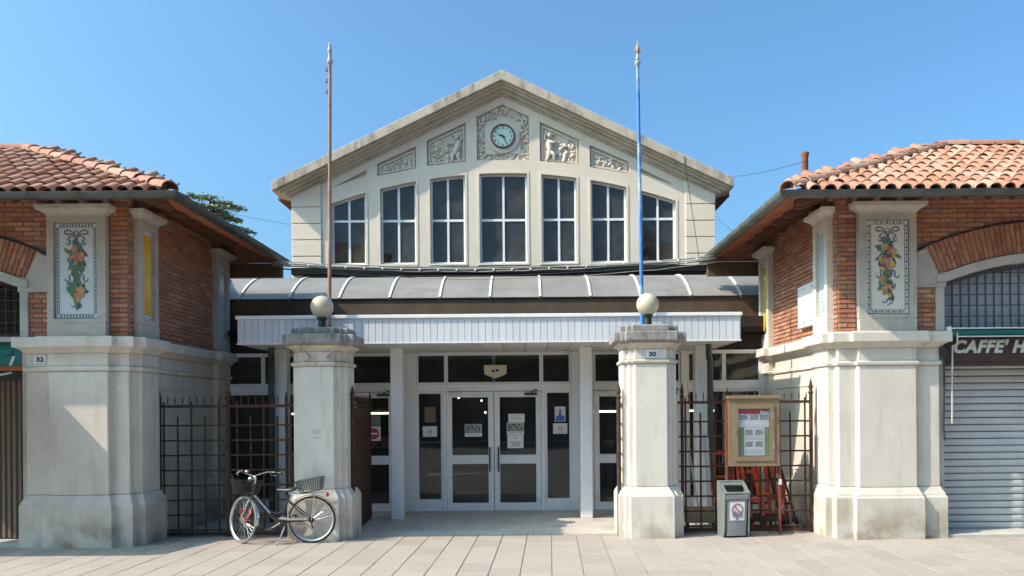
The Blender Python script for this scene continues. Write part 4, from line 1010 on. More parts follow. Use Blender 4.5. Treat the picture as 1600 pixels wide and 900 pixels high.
# ------------------------------------------------------------------ iron fences and gate leaves
def fence(x0, x1, y, label, mat='iron', posts=(), back=0, seed=1, name='iron_fence', cat='fence', rot=None, group=None, lift=.05):
    """grid of round bars with spikes; rot = (pivot x, pivot y, angle) swings it as a gate leaf"""
    F = thing(name, label, cat, (x0, y, 0), group)
    rr = random.Random(seed)
    def tr(o):
        if rot:
            px, py, a = rot; Mx = Matrix.Translation((px, py, 0)) @ Matrix.Rotation(a, 4, 'Z') @ Matrix.Translation((-px, -py, 0)); o.data.transform(Mx)
        return o
    w = x1-x0; nvb = max(3, round(w/.21)); 
    for k in range(nvb):
        x = x0+w*(k+.5)/nvb; tall = k % 2 == 0
        tr(B().tube([(x, y, lift), (x+rr.uniform(-.004, .004), y, 1.0), (x, y, 1.93 if tall else 1.72)], .014, 7).build('upright_bar', mat, F))
    for k in range(9):
        z = lift+.05+k*.213
        if z > 1.75: break
        tr(B().tube([(x0+.01, y-.012, z), (x0+w*.5, y-.012, z+rr.uniform(-.004, .004)), (x1-.01, y-.012, z)], .013, 7).build('cross_bar', mat, F))
    tr(B().box(x0, x1, y-.018, y+.018, 1.845, 1.885).build('top_rail', mat, F)); tr(B().box(x0, x1, y-.02, y+.02, lift-.03, lift+.02).build('bottom_rail', mat, F))
    for k in range(int(w/.105)):
        x = x0+.05+k*.105; tr(B().lathe([(.006, 1.86), (.007, 1.93), (.011, 1.955), (.001, 2.02)], 6, (x, y, 0)).build('spike', mat, F))
    b = B()
    for k in range(nvb):                                           # collars at the crossings
        for j in range(8):
            x = x0+w*(k+.5)/nvb; z = lift+.05+j*.213; b.ball((x, y-.006, z), .023, 1, .9, 1, 6, 4)
    tr(b.build('collar', mat, F, kind='stuff'))
    for px, r, h in posts:
        tr(B().tube([(px, y, 0), (px, y, h-.12)], r, 10).lathe([(r*1.2, h-.12), (r*1.5, h-.10), (r*.8, h-.07), (r*1.3, h-.03), (r*.1, h+.10)], 10, (px, y, 0)).build('post', mat, F, smooth=True))
    return F
fence(-4.70, -3.72, 10.97, 'rusty iron grid fence panel against the left stone base', 'darkiron', ((-4.66, .022, 2.0),), seed=1, group='iron grid fence panels')
fence(-3.66, -2.70, 10.99, 'rusty iron grid fence panel behind the bicycle', 'iron', ((-3.69, .034, 2.08), (-2.86, .02, 1.98)), seed=2, group='iron grid fence panels')
fence(2.74, 4.66, 10.97, 'rusty iron grid fence behind the bin and notice case', 'iron', ((2.80, .022, 2.05), (3.45, .018, 1.98), (4.64, .026, 2.10)), seed=3, group='iron grid fence panels')
fence(0, 1.86, 0, 'rusty open gate leaf swung back beside the left pier', 'iron', ((.02, .026, 2.05), (1.84, .02, 2.0)), seed=4, name='gate_leaf', cat='gate', rot=(0, 0, R(94)), group='open iron gate leaves')
fence(0, 1.86, 0, 'rusty open gate leaf seen edge-on beside the right pier', 'iron', ((.02, .03, 2.05), (1.84, .02, 2.0)), seed=5, name='gate_leaf', cat='gate', rot=(0, 0, R(84)), group='open iron gate leaves')
for o in list(C.objects):
    if o.name.startswith('gate_leaf'):
        o['_swing'] = 1
        o.location = (-1.90, 10.93, 0) if 'left' in o['label'] else (1.865, 10.72, 0)
        for c in o.children: c.matrix_parent_inverse = Matrix()
# plated lower half of the left leaf
lf = [o for o in C.objects if o.name.startswith('gate_leaf') and 'left' in o['label']][0]
b = B().box(.05, 1.82, -.006, .0, .09, 1.83); o = b.build('back_plate', 'iron', None); o.data.transform(Matrix.Rotation(R(94), 4, 'Z')); o.parent = lf

# ------------------------------------------------------------------ signs and notices on the doors
gy = EY+.010
def notice(name, label, cat, x, z, w, h, mat='paper', y=gy, group=None, bev=0):
    t = thing(name, label, cat, (x, y, z), group); bx('sheet', mat, t, x-w/2, x+w/2, y-.003, y, z-h/2, z+h/2, bev); return t
def entr(x, z, label):
    t = notice('entrance_sign', label, 'sign', x, z, .30, .22, 'paper', group='entrance signs on the doors')
    bx('green_band', 'ink', t, x-.143, x+.143, gy-.0045, gy-.003, z-.045, z+.105); bx('inner_band', 'signgreen', t, x-.136, x+.136, gy-.006, gy-.0045, z-.038, z+.098)
    letters('lettering', 'ENTRATA', 'ink', t, x, gy-.0075, z-.03, .115, .35, 0, .006, .001)
    bx('print_line', 'inkgrey', t, x-.11, x+.11, gy-.0045, gy-.003, z-.075, z-.068)
entr(-.365, 1.42, 'framed ENTRATA sign on the left door leaf'); entr(.375, 1.445, 'framed ENTRATA sign between papers on the right door leaf')
t = notice('paper_notice', 'white paper notice above the right ENTRATA sign', 'notice', .395, 1.63, .285, .15)
for k in range(3): bx('print_line', 'inkgrey', t, .395-.09, .395+.09, gy-.0045, gy-.003, 1.67-k*.03, 1.674-k*.03)
t = notice('paper_notice', 'white paper notice below the right ENTRATA sign', 'notice', .375, 1.215, .285, .23)
bx('print_line', 'inkgrey', t, .365, .385, gy-.0045, gy-.003, 1.27, 1.30)
for k, w_ in enumerate((.10, .06, .08)): bx('print_line', 'inkgrey', t, .375-w_, .375+w_, gy-.0045, gy-.003, 1.20-k*.028, 1.212-k*.028)
def nosmoke(x, z, label):
    t = notice('no_smoking_plate', label, 'sign', x, z, .25, .185, 'plastic_white', EY+.022, 'no smoking plates', .002); y = EY+.019
    plate('prohibition_ring', 'signred', t, ring(x+.005, z, .038, 20), [ring(x+.005, z, .029, 20)], y-.0015, y)
    B().prism([(x-.022, z+.024), (x-.016, z+.030), (x+.032, z-.022), (x+.026, z-.028)], y-.0022, y-.0015).build('prohibition_bar', 'signred', t)
    bx('cigarette', 'ink', t, x-.015, x+.025, y-.001, y, z-.005, z+.003)
    bx('print_line', 'inkgrey', t, x-.07, x+.07, y-.001, y, z-.066, z-.060)
nosmoke(-1.13, 1.405, 'white no smoking plate on the left sidelight'); nosmoke(1.165, 1.44, 'white no smoking plate on the right sidelight')
t = notice('brown_card', 'blank brown card on the left sidelight glass', 'notice', -1.125, 1.70, .19, .27, 'brownpaper', EY+.022)
t = notice('mask_notice', 'white plate with blue foot and small figure on the right sidelight', 'sign', 1.165, 1.695, .19, .26, 'plastic_white', EY+.022, bev=.002)
bx('blue_field', 'signblue', t, 1.165-.08, 1.165+.08, EY+.0175, EY+.019, 1.575, 1.665)
B().ball((1.165, EY+.019, 1.755), .018, 1, .1, 1).build('figure_head', 'ink', t); B().prism([(1.135, 1.665), (1.195, 1.665), (1.185, 1.735), (1.145, 1.735)], EY+.0175, EY+.019).build('figure_body', 'signblue', t)
t = notice('no_entry_sign', 'white sheet with red no entry disc on the left flank door', 'sign', -2.12, 1.375, .25, .25, 'paper')
B().prism(ring(-2.12, 1.375, .10, 28), gy-.0045, gy-.003).build('disc', 'signred', t); bx('bar', 'paper', t, -2.12-.07, -2.12+.07, gy-.006, gy-.0045, 1.36, 1.39)
notice('grey_card', 'plain grey card above the no entry disc', 'notice', -2.12, 1.60, .25, .19, 'inkgrey')

# ------------------------------------------------------------------ notice case
nc = thing('notice_case', 'bronze framed glazed notice case on posts, holding a red headed poster', 'notice board', (3.75, 10.8, 0))
cx0, cx1, cz0, cz1, cy = 3.40, 4.115, .965, 1.935, 10.80
plate('case_frame', 'caseframe', nc, rect(cx0, cx1, cz0, cz1-.03), [rect(cx0+.085, cx1-.085, cz0+.085, cz1-.115)], cy-.06, cy+.06, .008)
bx('case_back', 'caseframe', nc, cx0+.01, cx1-.01, cy+.061, cy+.075, cz0+.01, cz1-.04)
d = plate('case_door', 'caseframe', nc, rect(cx0+.075, cx1-.075, cz0+.075, cz1-.105), [rect(cx0+.135, cx1-.135, cz0+.135, cz1-.165)], cy-.075, cy-.055, .007)
bx('pane', 'shopglass', d, cx0+.13, cx1-.13, cy-.066, cy-.062, cz0+.13, cz1-.16)
for z in (1.20, 1.62): bx('hinge', 'chrome', d, cx1-.10, cx1-.075, cy-.092, cy-.075, z, z+.09, .003)
bx('lock', 'chrome', d, cx0+.095, cx0+.108, cy-.085, cy-.075, 1.42, 1.47)
bx('hood', 'caseframe', nc, cx0-.02, cx1+.01, cy-.085, cy+.08, cz1-.03, cz1+.02, .008)
bk = bx('backing', 'caseback', nc, cx0+.09, cx1-.09, cy-.035, cy-.02, cz0+.09, cz1-.12)
a0, a1 = cx0+.14, cx1-.14; yb = cy-.035
w_ = a1-a0
p_ = bx('poster', 'paper', nc, a0+.005, a1, yb-.004, yb-.0005, 1.51, 1.76)
bx('poster_header', 'signred', nc, a0+.01, a1-.005, yb-.004, yb-.0005, 1.685+.0, 1.765+.0) if False else None
bx('poster_header', 'signred', p_, a0+.012, a0+w_*.72, yb-.006, yb-.004, 1.695, 1.758); B().prism([(a0+w_*.72, 1.758), (a1-.012, 1.758), (a1-.012, 1.725), (a0+w_*.76, 1.74)], yb-.006, yb-.004).build('poster_header', 'signred', p_)
for k in range(3): bx('photo', 'photoprint', p_, a0+.02+k*w_*.33, a0+.02+k*w_*.33+w_*.27, yb-.006, yb-.004, 1.615, 1.68)
q_ = bx('poster', 'paper', nc, a0+.085, a1-.065, yb-.0035, yb-.0006, 1.115, 1.505)
for zz in (1.40, 1.235):
    for xx in (0, 1): bx('photo', 'photoprint', q_, a0+.10+xx*.14, a0+.10+xx*.14+.105, yb-.005, yb-.0035, zz, zz+.075)
for k in range(4): bx('print_line', 'inkgrey', q_, a0+.10, a1-.09, yb-.0045, yb-.0035, 1.135+k*.018, 1.139+k*.018)
for k in range(3): bx('print_line', 'inkgrey', q_, a0+.10, a1-.09, yb-.0045, yb-.0035, 1.335+k*.018, 1.339+k*.018)
bx('post', 'casepost', nc, cx0-.028, cx0-.004, cy-.03, cy+.03, 0, cz1-.04); bx('post', 'casepost', nc, cx1+.002, cx1+.028, cy-.02, cy+.02, 0, cz1-.10)
bx('label_tag', 'plastic_white', nc, cx1-.004, cx1+.036, cy-.03, cy-.022, .70, .78)

# ------------------------------------------------------------------ litter bin
bn = thing('litter_bin', 'grey open-topped plastic litter bin with a prohibition sticker', 'bin', (3.44, 10.66, 0), local=True, rz=R(7)); bn.scale = (.86, .9, 1)
def rr_rect(x0, x1, y0, y1, r, z, n=4):
    pts = []
    for cx_, cy_, a0_ in ((x1-r, y1-r, 0), (x0+r, y1-r, 90), (x0+r, y0+r, 180), (x1-r, y0+r, 270)):
        for k in range(n+1): a = R(a0_+90*k/n); pts.append((cx_+r*math.cos(a), cy_+r*math.sin(a), z))
    return pts
B().loft([rr_rect(-.165, .165, -.125, .10, .03, .025), rr_rect(-.185, .185, -.155, .12, .03, .52), rr_rect(-.188, .188, -.158, .122, .03, .585), rr_rect(-.172, .172, -.142, .108, .03, .585), rr_rect(-.155, .155, -.115, .09, .03, .05)]).build('container', 'bingrey', bn, smooth=True)
B().box(-.19, .19, -.168, -.150, .53, .59).build('rim', 'bingrey', bn, bevel=.006)
# shell: two cheeks, back and a sloping hood with an opening
for sx in (-1, 1):
    B().prism([(-.10, 0), (.14, 0), (.16, .70), (.15, .755), (.06, .755), (-.05, .69), (-.172, .61), (-.165, .56), (-.135, .1)], sx*.192, sx*.215, 'x').build('cheek', 'bin', bn, bevel=.006)
bx('back_panel', 'bin', bn, -.19, .19, .12, .145, .02, .75, .005)
hood = plate_mesh('hood', rect(-.215, .215, 0, .27), [rr2 for rr2 in [[(p[0], p[1]) for p in rr_rect(-.165, .165, .03, .205, .03, 0)]]], -.012, .012)
hood.transform(Matrix.Translation((0, -.165, .605)) @ Matrix.Rotation(R(-61), 4, 'X'))
link('hood', hood, 'bin', bn, bevel=.005)
bx('hood_top', 'bin', bn, -.215, .215, .06, .155, .738, .768, .01)
def stick(o): o.data.transform(Matrix.Translation((0, -.1265, .37)) @ Matrix.Rotation(R(3.47), 4, 'X')); return o
stick(B().box(-.12, .125, -.0215, -.0195, -.13, .13).build('sticker', 'paper', bn))
stick(plate('prohibition_ring', 'fadedred', bn, ring(0.005, .01, .098, 28), [ring(.005, .01, .072, 28)], -.0245, -.0215))
stick(B().prism([(-.062, .075), (-.045, .088), (.075, -.05), (.058, -.065)], -.026, -.0245).build('prohibition_bar', 'fadedred', bn))
for a, c, w__, h__ in ((-.06, -.03, .016, .05), (-.03, -.02, .02, .04), (0, -.06, .025, .06), (.04, -.02, .02, .05), (.075, -.03, .012, .06)):
    stick(B().prism([(a-w__, c-h__), (a+w__*.6, c-h__), (a+w__, c), (a, c+h__*.7), (a-w__*.8, c+.01)], -.0275, -.0255).build('printed_figure', 'inkgrey', bn))

# ------------------------------------------------------------------ folded trestles and rails stored behind the right fence
def frame_thing(name, label, cat, pts_list, r, mat, group=None, extra=None):
    c = pts_list[0][0]; t = thing(name, label, cat, (c[0], c[1], 0), group)
    for p in pts_list: B().tube(p, r, 8).build('tube', mat, t, smooth=True)
    if extra: extra(t)
    return t
def trestle(x, y, lean, w, h, mat, label, r=.022):
    A = lambda a, z: (x+a+lean*z/h*.3, y+.28*z/h, z)
    L = [[A(-w/2, 0), A(-w*.36, h)], [A(w/2, 0), A(w*.36, h)], [A(-w*.36, h), A(w*.36, h)], [A(-w*.45, h*.35), A(w*.45, h*.35)], [A(-w*.40, h*.68), A(w*.40, h*.68)]]
    frame_thing('folded_trestle', label, 'trestle', L, r, mat, 'folded trestles behind the right fence')
trestle(3.90, 11.25, -.3, .30, 1.22, 'redpaint', 'bright red folded trestle leaning right of the bin', .024)
trestle(3.56, 11.35, -.1, .34, 1.10, 'redpaint', 'red folded trestle under the notice case', .02)
trestle(4.22, 11.30, -.5, .26, 1.42, 'redpaint', 'tall red folded trestle right of the notice case', .024)
trestle(3.74, 11.18, -.25, .26, 1.0, 'redpaint', 'short bright red folded trestle nearest the bin', .026)
trestle(4.34, 11.42, -.2, .28, 1.2, 'redpaint', 'bright red folded trestle behind the dark iron one', .024)
trestle(4.05, 11.45, .3, .30, 1.0, 'redbrown', 'brown red folded trestle among the red ones', .02)
trestle(4.42, 11.22, -.6, .24, 1.05, 'darkiron', 'dark iron folded trestle against the right stone base', .018)
for k, (x0, x1, h, mat, lb) in enumerate(((3.12, 2.92, 1.55, 'whitetube', 'white tube leaning left of the bin'), (3.35, 3.15, 1.58, 'redpaint', 'red and white barrier pole leaning behind the fence'), (3.25, 3.24, 1.40, 'whitetube', 'thick white plastic tube standing behind the bin'), (4.35, 4.20, 1.70, 'redbrown', 'thin brown pole leaning on the right fence'))):
    t = thing('leaning_pole', lb, 'pole', (x0, 11.2, 0), 'poles stored behind the right fence')
    B().tube([(x0, 11.15, 0), (x1, 11.42, h)], .036 if k == 2 else .017, 10).build('tube', mat, t, smooth=True)
    if k == 1: B().tube([(x0+(x1-x0)*.45, 11.2715-.002, h*.45), (x0+(x1-x0)*.95, 11.4065-.002, h*.95)], .0185, 10).build('white_sleeve', 'whitetube', t, smooth=True)
bdd = thing('storage_board', 'low beige board with two holes standing behind the fence left of the bin', 'board', (3.05, 11.3, 0))
plate('panel', 'wood', bdd, rect(2.86, 3.32, .12, .36), [ring(2.97, .31, .014, 10), ring(3.2, .31, .014, 10)], 11.12, 11.14)
for x in (2.9, 3.27): bx('foot', 'darkiron', bdd, x-.02, x+.02, 11.10, 11.2, 0, .119)
trol = thing('dark_trolley', 'low dark iron trolley under the red trestles', 'trolley', (4.1, 11.3, 0))
bx('deck', 'darkiron', trol, 3.62, 4.5, 11.12, 11.62, .13, .19)
for x in (3.72, 4.4):
    for y in (11.2, 11.55): B().tube([(x-.02, y, .065), (x+.02, y, .065)], .06, 14).build('wheel', 'tyre', trol)
    bx('axle_block', 'darkiron', trol, x-.05, x+.05, 11.25, 11.5, .06, .129)

# ------------------------------------------------------------------ bicycle (built facing -x, standing on z = 0)
bike = thing('bicycle', 'dark step-through bicycle with wire baskets parked before the left pier', 'bicycle', (-2.335, 10.40, 0), local=True, rz=R(2))
rw = .318
def wheel(parent_mat=None, grey=False):
    w = bpy.data.objects.new('wheel', B().tube([(0, -.018, 0), (0, .018, 0)], .026, 14).mesh('wheel')); C.objects.link(w); w.data.materials.append(M['chrome']); w.parent = bike
    B().tube([((rw-.017)*math.cos(a), 0, (rw-.017)*math.sin(a)) for a in [2*math.pi*k/48 for k in range(48)]], .0175, 10, True).build('tyre', 'tyregrey' if grey else 'tyre', w, smooth='all')
    prof = []
    b = B(); n = 48
    L = [[((r)*math.cos(2*math.pi*k/n), y, r*math.sin(2*math.pi*k/n)) for k in range(n)] for r, y in ((rw-.034, -.012), (rw-.026, -.014), (rw-.026, .014), (rw-.034, .012), (rw-.046, .005), (rw-.046, -.005))]
    b.loft(L+[L[0]], False); b.build('rim', 'chrome', w, smooth=True)
    for k in range(32):
        a = 2*math.pi*k/32; sd = .022 if k % 2 else -.022; a2 = a+(.55 if (k//2) % 2 else -.55)
        if k == 0: pass
        B().tube([(.024*math.cos(a2), sd, .024*math.sin(a2)), ((rw-.042)*math.cos(a), 0, (rw-.042)*math.sin(a))], .0017, 5).build('spoke', 'chrome', w)
    B().tube([(0, -.06, 0), (0, .06, 0)], .006, 8).build('axle', 'chrome', w)
    return w
rwh = wheel(); rwh.location = (0, 0, rw)
fwh = wheel(grey=True)
ht0, ht1 = Vector((-.80, 0, .60)), Vector((-.765, 0, .80))           # head tube foot and top
st_ang = R(-40)
axis = (ht1-ht0).normalized()
S = Matrix.Translation(ht0) @ Matrix.Rotation(st_ang, 4, axis) @ Matrix.Translation(-ht0)
fh = Vector((-.975, 0, rw))                                         # front hub before steering
hubS = S @ fh
fwh.matrix_basis = Matrix.Translation((0, 0, rw-hubS.z)) @ S @ Matrix.Translation(fh)
Sx = Matrix.Translation((0, 0, rw-hubS.z)) @ S
def fp(name, b, mat, smooth=True, parent=None):                       # a part that steers with the front wheel
    o = b.build(name, mat, parent or bike, smooth=smooth); o.data.transform(Sx); return o
BB = (-.41, 0, .285)
fr = B()
fr.tube([ht0-axis*.03, ht1+axis*.01], .024, 12)
fr.tube([(-.782, 0, .665), (-.66, 0, .52), (-.52, 0, .36), BB], [.034, .034, .032, .030], 12)
fr.tube([BB, (-.35, 0, .50), (-.305, 0, .66)], .019, 12)
fr.tube([(-.60, 0, .45), (-.48, 0, .40), (-.368, 0, .43)], .017, 10)
for y in (-.05, .05):
    fr.tube([(BB[0], y*.6, BB[2]), (-.02, y*1.15, rw)], .011, 8); fr.tube([(-.325, y*.3, .58), (-.25, y, .52), (-.01, y*1.15, rw)], .009, 8)
fr.tube([(BB[0], -.04, BB[2]), (BB[0], .04, BB[2])], .03, 12)
fr.build('frame', 'bikeframe', bike, smooth=True)
B().tube([(-.755, -.030, .655), (-.65, -.032, .53), (-.55, -.030, .415)], .012, 8).build('frame_stripe', 'bikepanel', bike, smooth=True)
f = B(); f.tube([ht0-axis*.02, ht0-axis*.035], .03, 10)
for y in (-.045, .045): f.tube([(-.803, y*.6, .59), (-.83, y, .56), (-.88, y, .46), (fh.x+.02, y, rw+.05), (fh.x, y*1.1, rw)], [.014, .014, .012, .010, .009], 10)
f.tube([(-.803, -.045, .59), (-.803, .045, .59)], .018, 8)
fp('fork', f, 'chrome')
h = B(); top = ht1+axis*.09
h.tube([ht1, top, top+Vector((-.05, 0, .02))], .012, 10)
c0 = top+Vector((-.05, 0, .02))
for y in (-1, 1): h.tube([c0, c0+Vector((-.02, y*.10, .03)), c0+Vector((.0, y*.21, .065)), c0+Vector((.10, y*.27, .06)), c0+Vector((.20, y*.285, .05))], .011, 10)
hb_ = fp('handlebar', h, 'chrome')
for y in (-1, 1):
    fp('grip', B().tube([c0+Vector((.09, y*.268, .061)), c0+Vector((.21, y*.287, .049))], .017, 10), 'saddle', parent=hb_)
    fp('brake_lever', B().tube([c0+Vector((.03, y*.24, .05)), c0+Vector((.0, y*.27, .02)), c0+Vector((.09, y*.29, .015))], .006, 6), 'chrome', parent=hb_)
fp('bell', B().ball(c0+Vector((.02, -.12, .06)), .028, 1, 1, .7), 'chrome', parent=hb_)
fp('headlight', B().ball(tuple(c0+Vector((-.06, 0, -.04))), .042, 1.1, 1, .9, 14, 8), 'chrome')
k = B(); k.tube([c0+Vector((0, -.03, .0)), (-.76, -.06, .62), (-.70, -.05, .50)], .004, 6); k.build('brake_cable', 'cableblack', bike)
# front basket (wire)
def basket(name, lo, hi, z0, z1, nx, ny, nz, xf, mat='wire'):
    """open wire basket; lo/hi are half sizes (x,y) at foot and rim"""
    b = B(); r = .0032
    def rim(z, h): return [(-h[0], -h[1], z), (h[0], -h[1], z), (h[0], h[1], z), (-h[0], h[1], z)]
    for k in range(nz+1):
        t = k/nz; h_ = (lo[0]+(hi[0]-lo[0])*t, lo[1]+(hi[1]-lo[1])*t); q = rim(z0+(z1-z0)*t, h_); b.tube(q, r*1.6 if k == nz else r, 5, True)
    for k in range(nx+1):
        t = -1+2*k/nx
        b.tube([(t*hi[0], -hi[1], z1), (t*lo[0], -lo[1], z0), (t*lo[0], lo[1], z0), (t*hi[0], hi[1], z1)], r, 5)
    for k in range(ny+1):
        t = -1+2*k/ny
        b.tube([(-hi[0], t*hi[1], z1), (-lo[0], t*lo[1], z0), (lo[0], t*lo[1], z0), (hi[0], t*hi[1], z1)], r, 5)
    b.v = [tuple(xf @ Vector(v)) for v in b.v]
    return b.build(name, mat, bike)
basket('front_basket', (.10, .12), (.135, .17), 0, .185, 8, 10, 7, Sx @ Matrix.Translation((-.95, 0, .665)))
fp('basket_bracket', B().tube([(-.95, 0, .665), (-.84, 0, .68), (-.80, 0, .66)], .008, 6), 'wire')
basket('rear_basket', (.13, .10), (.17, .14), 0, .17, 10, 8, 7, Matrix.Translation((.0, 0, .70)) @ Matrix.Rotation(R(-9), 4, 'Y'))
# mudguards
def guard(a0, a1, n=16):
    b = B(); L = []
    for k in range(n+1):
        a = R(a0+(a1-a0)*k/n); r = rw+.022; L.append([((r-abs(q)*.25)*math.cos(a), q, (r-abs(q)*.25)*math.sin(a)) for q in (-.026, -.015, 0, .015, .026)]+[((r-abs(q)*.25-.003)*math.cos(a), q, (r-abs(q)*.25-.003)*math.sin(a)) for q in (.026, .015, 0, -.015, -.026)])
    return b.loft(L)
g_ = guard(20, 168); g_.v = [(x, y, z+rw) for x, y, z in g_.v]; g_.build('rear_mudguard', 'chrome', bike, smooth=True)
g_ = guard(-12, 105); g_.v = [(x+fh.x, y, z+rw) for x, y, z in g_.v]; fp('front_mudguard', g_, 'chrome')
ra = B()
for y in (-.06, .06): ra.tube([(-.26, y, .665), (.18, y, .69)], .006, 6); ra.tube([(.05, y, .685), (.005, y, rw)], .005, 6)
for x in (-.2, -.05, .1, .18): ra.tube([(x, -.06, .668+(x+.26)*.057), (x, .06, .668+(x+.26)*.057)], .005, 6)
ra.build('carrier', 'chrome', bike)
B().ball((.21, 0, .655), .03, .7, 1, 1.1).build('rear_light', 'redplastic', bike, smooth='all')
# saddle: a shaped lathe-free loft along x
L = []
for x, wv_, zt_, th in ((-.475, .018, .735, .025), (-.44, .030, .742, .035), (-.38, .042, .742, .04), (-.31, .075, .748, .05), (-.25, .098, .762, .06), (-.215, .088, .766, .05), (-.20, .05, .76, .03)):
    L.append([(x, wv_*math.cos(a), zt_-th*.5+th*.5*math.sin(a)) for a in [2*math.pi*k/14 for k in range(14)]])
B().loft(L).build('saddle', 'saddle', bike, smooth='all')
B().tube([(-.305, 0, .655), (-.29, 0, .725)], .013, 10).tube([(-.40, -.02, .715), (-.25, -.03, .72)], .005, 6).tube([(-.40, .02, .715), (-.25, .03, .72)], .005, 6).build('seat_post', 'chrome', bike)
# cranks, chain guard, stand, lock
cs_ = B(); cs_.tube([(BB[0], -.062, BB[2]), (BB[0]-.13, -.075, BB[2]-.075)], .009, 8).tube([(BB[0], .062, BB[2]), (BB[0]+.13, .075, BB[2]+.075)], .009, 8); cs_.build('crank', 'chrome', bike)
for sg in (-1, 1): B().box(BB[0]+sg*.13-.045, BB[0]+sg*.13+.045, sg*.125-.04, sg*.125+.04, BB[2]+sg*.075-.012, BB[2]+sg*.075+.012).build('pedal', 'saddle', bike, bevel=.004)
B().tube([(BB[0], -.052, BB[2]), (BB[0], -.046, BB[2])], .085, 28).build('chainring', 'bikeframe', bike)
B().prism([(BB[0]-.03, BB[2]+.055), (BB[0]+.03, BB[2]+.085), (BB[0]+.14, BB[2]+.065), (-.04, rw+.03), (-.04, rw+.0), (BB[0]+.12, BB[2]+.035), (BB[0]+.02, BB[2]+.045)], -.068, -.058).build('chain_guard', 'chrome', bike, bevel=.003)
B().tube([(0, -.05, rw), (0, -.03, rw)], .038, 18).build('sprocket', 'darkiron', bike)
B().tube([(.0, -.055, rw), (.015, -.06, rw-.08), (.03, -.06, rw-.11)], .010, 8).build('derailleur', 'darkiron', bike)
B().tube([(BB[0]+.06, -.03, BB[2]-.03), (BB[0]+.03, -.09, .15), (BB[0]-.02, -.16, .006)], .009, 8).tube([(BB[0]-.03, -.165, .006), (BB[0]-.01, -.14, .008)], .010, 6).build('kickstand', 'chrome', bike)
lk = [(fh.x+.09+.10*math.cos(a), -.03+.025*math.sin(2*a), rw+.07+.085*math.sin(a)) for a in [2*math.pi*k/20 for k in range(20)]]
fp('cable_lock', B().tube(lk, .008, 7, True), 'redplastic')

# ------------------------------------------------------------------ cables
def cat_(p0, p1, sag, n=24, wob=0, seed=0):
    r_ = random.Random(seed); p0, p1 = Vector(p0), Vector(p1)
    return [p0.lerp(p1, k/n)+Vector((0, 0, -sag*4*(k/n)*(1-k/n)))+Vector((0, 0, r_.uniform(-wob, wob) if 0 < k < n else 0)) for k in range(n+1)]
cbu = thing('cable_bundle', 'drooping bundle of pale cables strung between the two corner buildings', 'cable', (-3.7, 12.9, 4.3))
for k, (z0, z1, sg, r_, m_) in enumerate(((4.30, 4.36, .16, .016, 'cable'), (4.27, 4.33, .17, .012, 'cable'), (4.33, 4.30, .12, .009, 'cable'), (4.22, 4.29, .20, .008, 'cableblack'), (4.24, 4.24, .24, .006, 'cable'))):
    B().tube(cat_((-3.72, 13.0+k*.02, z0), (3.80, 13.05-k*.02, z1), sg, 30, .008, k), r_, 6).build('cable', m_, cbu, smooth='all')
b = B()
for k in range(1, 24):
    p = cat_((-3.72, 13.0, 4.29), (3.80, 13.05, 4.345), .165, 24)[k]; b.ball((p.x, p.y-.012, p.z), .019, 1.0, 1, 1.2, 6, 4)
b.build('cable_clip', 'plastic_white', cbu, kind='stuff')
def wire(p0, p1, sag, r, label, mat='cableblack'): tag(B().tube(cat_(p0, p1, sag, 16), r, 5).build('overhead_wire', mat, None), label, 'wire', 'thin overhead wires')
wire((5.75, 19.58, 7.66), (4.95, 11.98, 5.62), .05, .005, 'thin wire from the right gable end to the flue')
wire((5.5, 19.9, 6.75), (4.4, 13.9, 4.95), .04, .004, 'thin wire from the gable side down to the right roof')
wire((-5.5, 19.9, 6.6), (-9.5, 14.6, 6.75), .10, .004, 'thin wire from the left gable corner to the left roof')
wire((4.62, 19.55, 8.2), (5.05, 19.75, 5.5), .0, .008, 'thin cable hanging down the right end of the gable')

# ------------------------------------------------------------------ inside the hall: stalls and lights seen through the doors
for s in (-1, 1):
    t = thing('market_stall', ('lit market stall counter behind the left doors', 'lit market stall counter behind the right doors')[s > 0], 'stall', (s*3.2, 17, 0), 'stalls inside the hall')
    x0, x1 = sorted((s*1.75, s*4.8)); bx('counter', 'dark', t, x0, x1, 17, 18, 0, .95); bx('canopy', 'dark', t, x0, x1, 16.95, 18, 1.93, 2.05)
    bx('light_tube', 'tube', t, x0+.1, x1-.1, 16.93, 16.949, 1.70, 1.735); bx('tube_bracket', 'dark', t, x0, x1, 16.95, 17.0, 1.68, 1.93)
    k = 0
    for i in range(9):
        x = x0+.2+i*.32; h = random.uniform(.12, .35); bx('goods_box', 'goods', t, x, x+.22, 17.1, 17.4, .951, .951+h)
for x, y, z, lb in ((3.62, 15.2, 2.02, 'small orange lamp glowing inside behind the notice case'), (-.55, 19, 2.0, 'small round lamp glowing deep inside behind the left door leaf'), (.9, 18.4, 1.62, 'small round lamp glowing deep inside behind the right door leaf'), (-.95, 17.2, 2.05, 'tiny lamp inside nearest the left door edge'), (.25, 21, 2.3, 'tiny lamp inside near the middle of the right door leaf'), (-.3, 16.2, 1.72, 'tiny lamp inside just above the left ENTRATA sign')):
    t = thing('hanging_lamp', lb, 'lamp', (x, y, z), 'lamps inside the hall')
    B().ball((x, y, z), .07 if x > 2 else .022).build('bulb', 'warmlamp' if x > 2 else 'tube', t, smooth='all'); B().tube([(x, y, z+.03), (x, y, 4.29)], .006, 6).build('cord', 'cableblack', t)

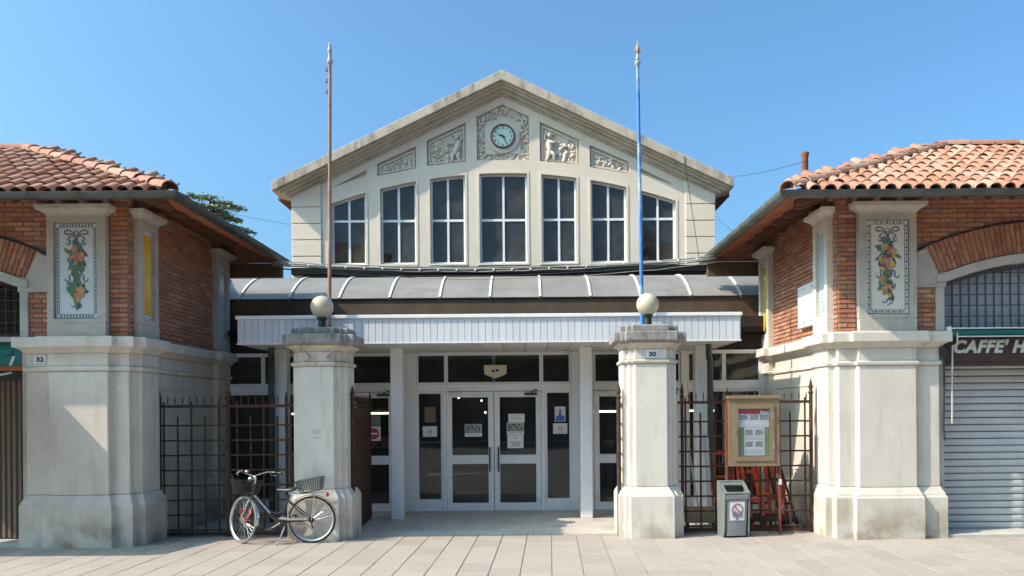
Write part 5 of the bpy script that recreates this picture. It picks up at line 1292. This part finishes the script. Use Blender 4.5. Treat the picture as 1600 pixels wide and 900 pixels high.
# ------------------------------------------------------------------ cedar behind the left building
tr = thing('cedar_tree', 'cedar tree with layered branches showing above the left roof', 'tree', (-12.15, 31, 0))
B().tube([(-12.15, 31, 0), (-12.1, 31, 5), (-12.15, 31, 9.9)], [.28, .18, .03], 10).build('trunk', 'bark', tr, smooth=True)
rc = random.Random(5); lim = B(); cr = B()
for k in range(60):
    z = 6.2+4.1*(k/59); a = k*2.4+rc.uniform(-.3, .3); L = 1.15+(10.7-z)*.22; L *= rc.uniform(.75, 1.1)
    p0 = Vector((-12.15, 31, z)); d = Vector((math.cos(a), math.sin(a), 0)); p1 = p0+d*L*.6+Vector((0, 0, .10)); p2 = p0+d*L+Vector((0, 0, -.06))
    lim.tube([p0, p1, p2], [.045, .025, .008], 5)
    for j in range(int(L*210)):
        t = rc.uniform(.22, 1.05); c = p0.lerp(p1, t/.6) if t < .6 else p1.lerp(p2, (t-.6)/.4)
        q = c+Vector((-d.y, d.x, 0))*rc.gauss(0, .16*(1.25-t*.6))*1.4+Vector((0, 0, rc.uniform(-.03, .07)))
        e1 = Vector((rc.gauss(0, 1), rc.gauss(0, 1), rc.gauss(0, .25))).normalized()*rc.uniform(.07, .13); e2 = Vector((rc.gauss(0, 1), rc.gauss(0, 1), rc.gauss(0, .4))).normalized()*rc.uniform(.03, .05)
        cr.add([q-e1, q+e2, q+e1, q-e2], [(0, 1, 2, 3)])
lim.build('branch', 'bark', tr, kind='stuff'); link('crown', (lambda m: m)(cr.mesh('crown')), 'needles', tr, kind='stuff')

# long garden wall over the road, seen mirrored in the doors
t = thing('garden_wall', 'long ochre garden wall across the road mirrored in the doors', 'wall', (0, -16, 0))
bx('wall', 'far', t, -9.4, 9.4, -16.4, -16, -.02, 5.2); bx('coping', 'rake', t, -9.4, 9.4, -16.5, -15.9, 5.2, 5.32)
# ------------------------------------------------------------------ houses over the road, seen mirrored in the glass
for x0, x1, h, lb in ((-34, -9.5, 12.0, 'ochre house across the road mirrored in the left glass'), (9.5, 34, 12.6, 'ochre house across the road mirrored in the right glass')):
    t = thing('street_house', lb, 'building', ((x0+x1)/2, -14, 0), 'houses across the road')
    bx('wall', 'far', t, x0, x1, -22, -14, -.02, h)
    B().prism([(-13.4, h), (-22.6, h), (-18, h+2.2)], x0-.3, x1+.3, 'x').build('roof', 'tilebase', t)
    n = max(2, int((x1-x0)/3.2))
    for i in range(n):
        for j in range(int(h/3.4)):
            x = x0+(x1-x0)*(i+.5)/n; z = 1.0+j*3.4
            w = bx('window', 'white', t, x-.6, x+.6, -14.0, -13.95, z, z+1.7); bx('pane', 'black', w, x-.5, x+.5, -13.95, -13.94, z+.1, z+1.6)

for o in C.objects:
    for k in ('_local', '_swing'):
        if k in o: del o[k]
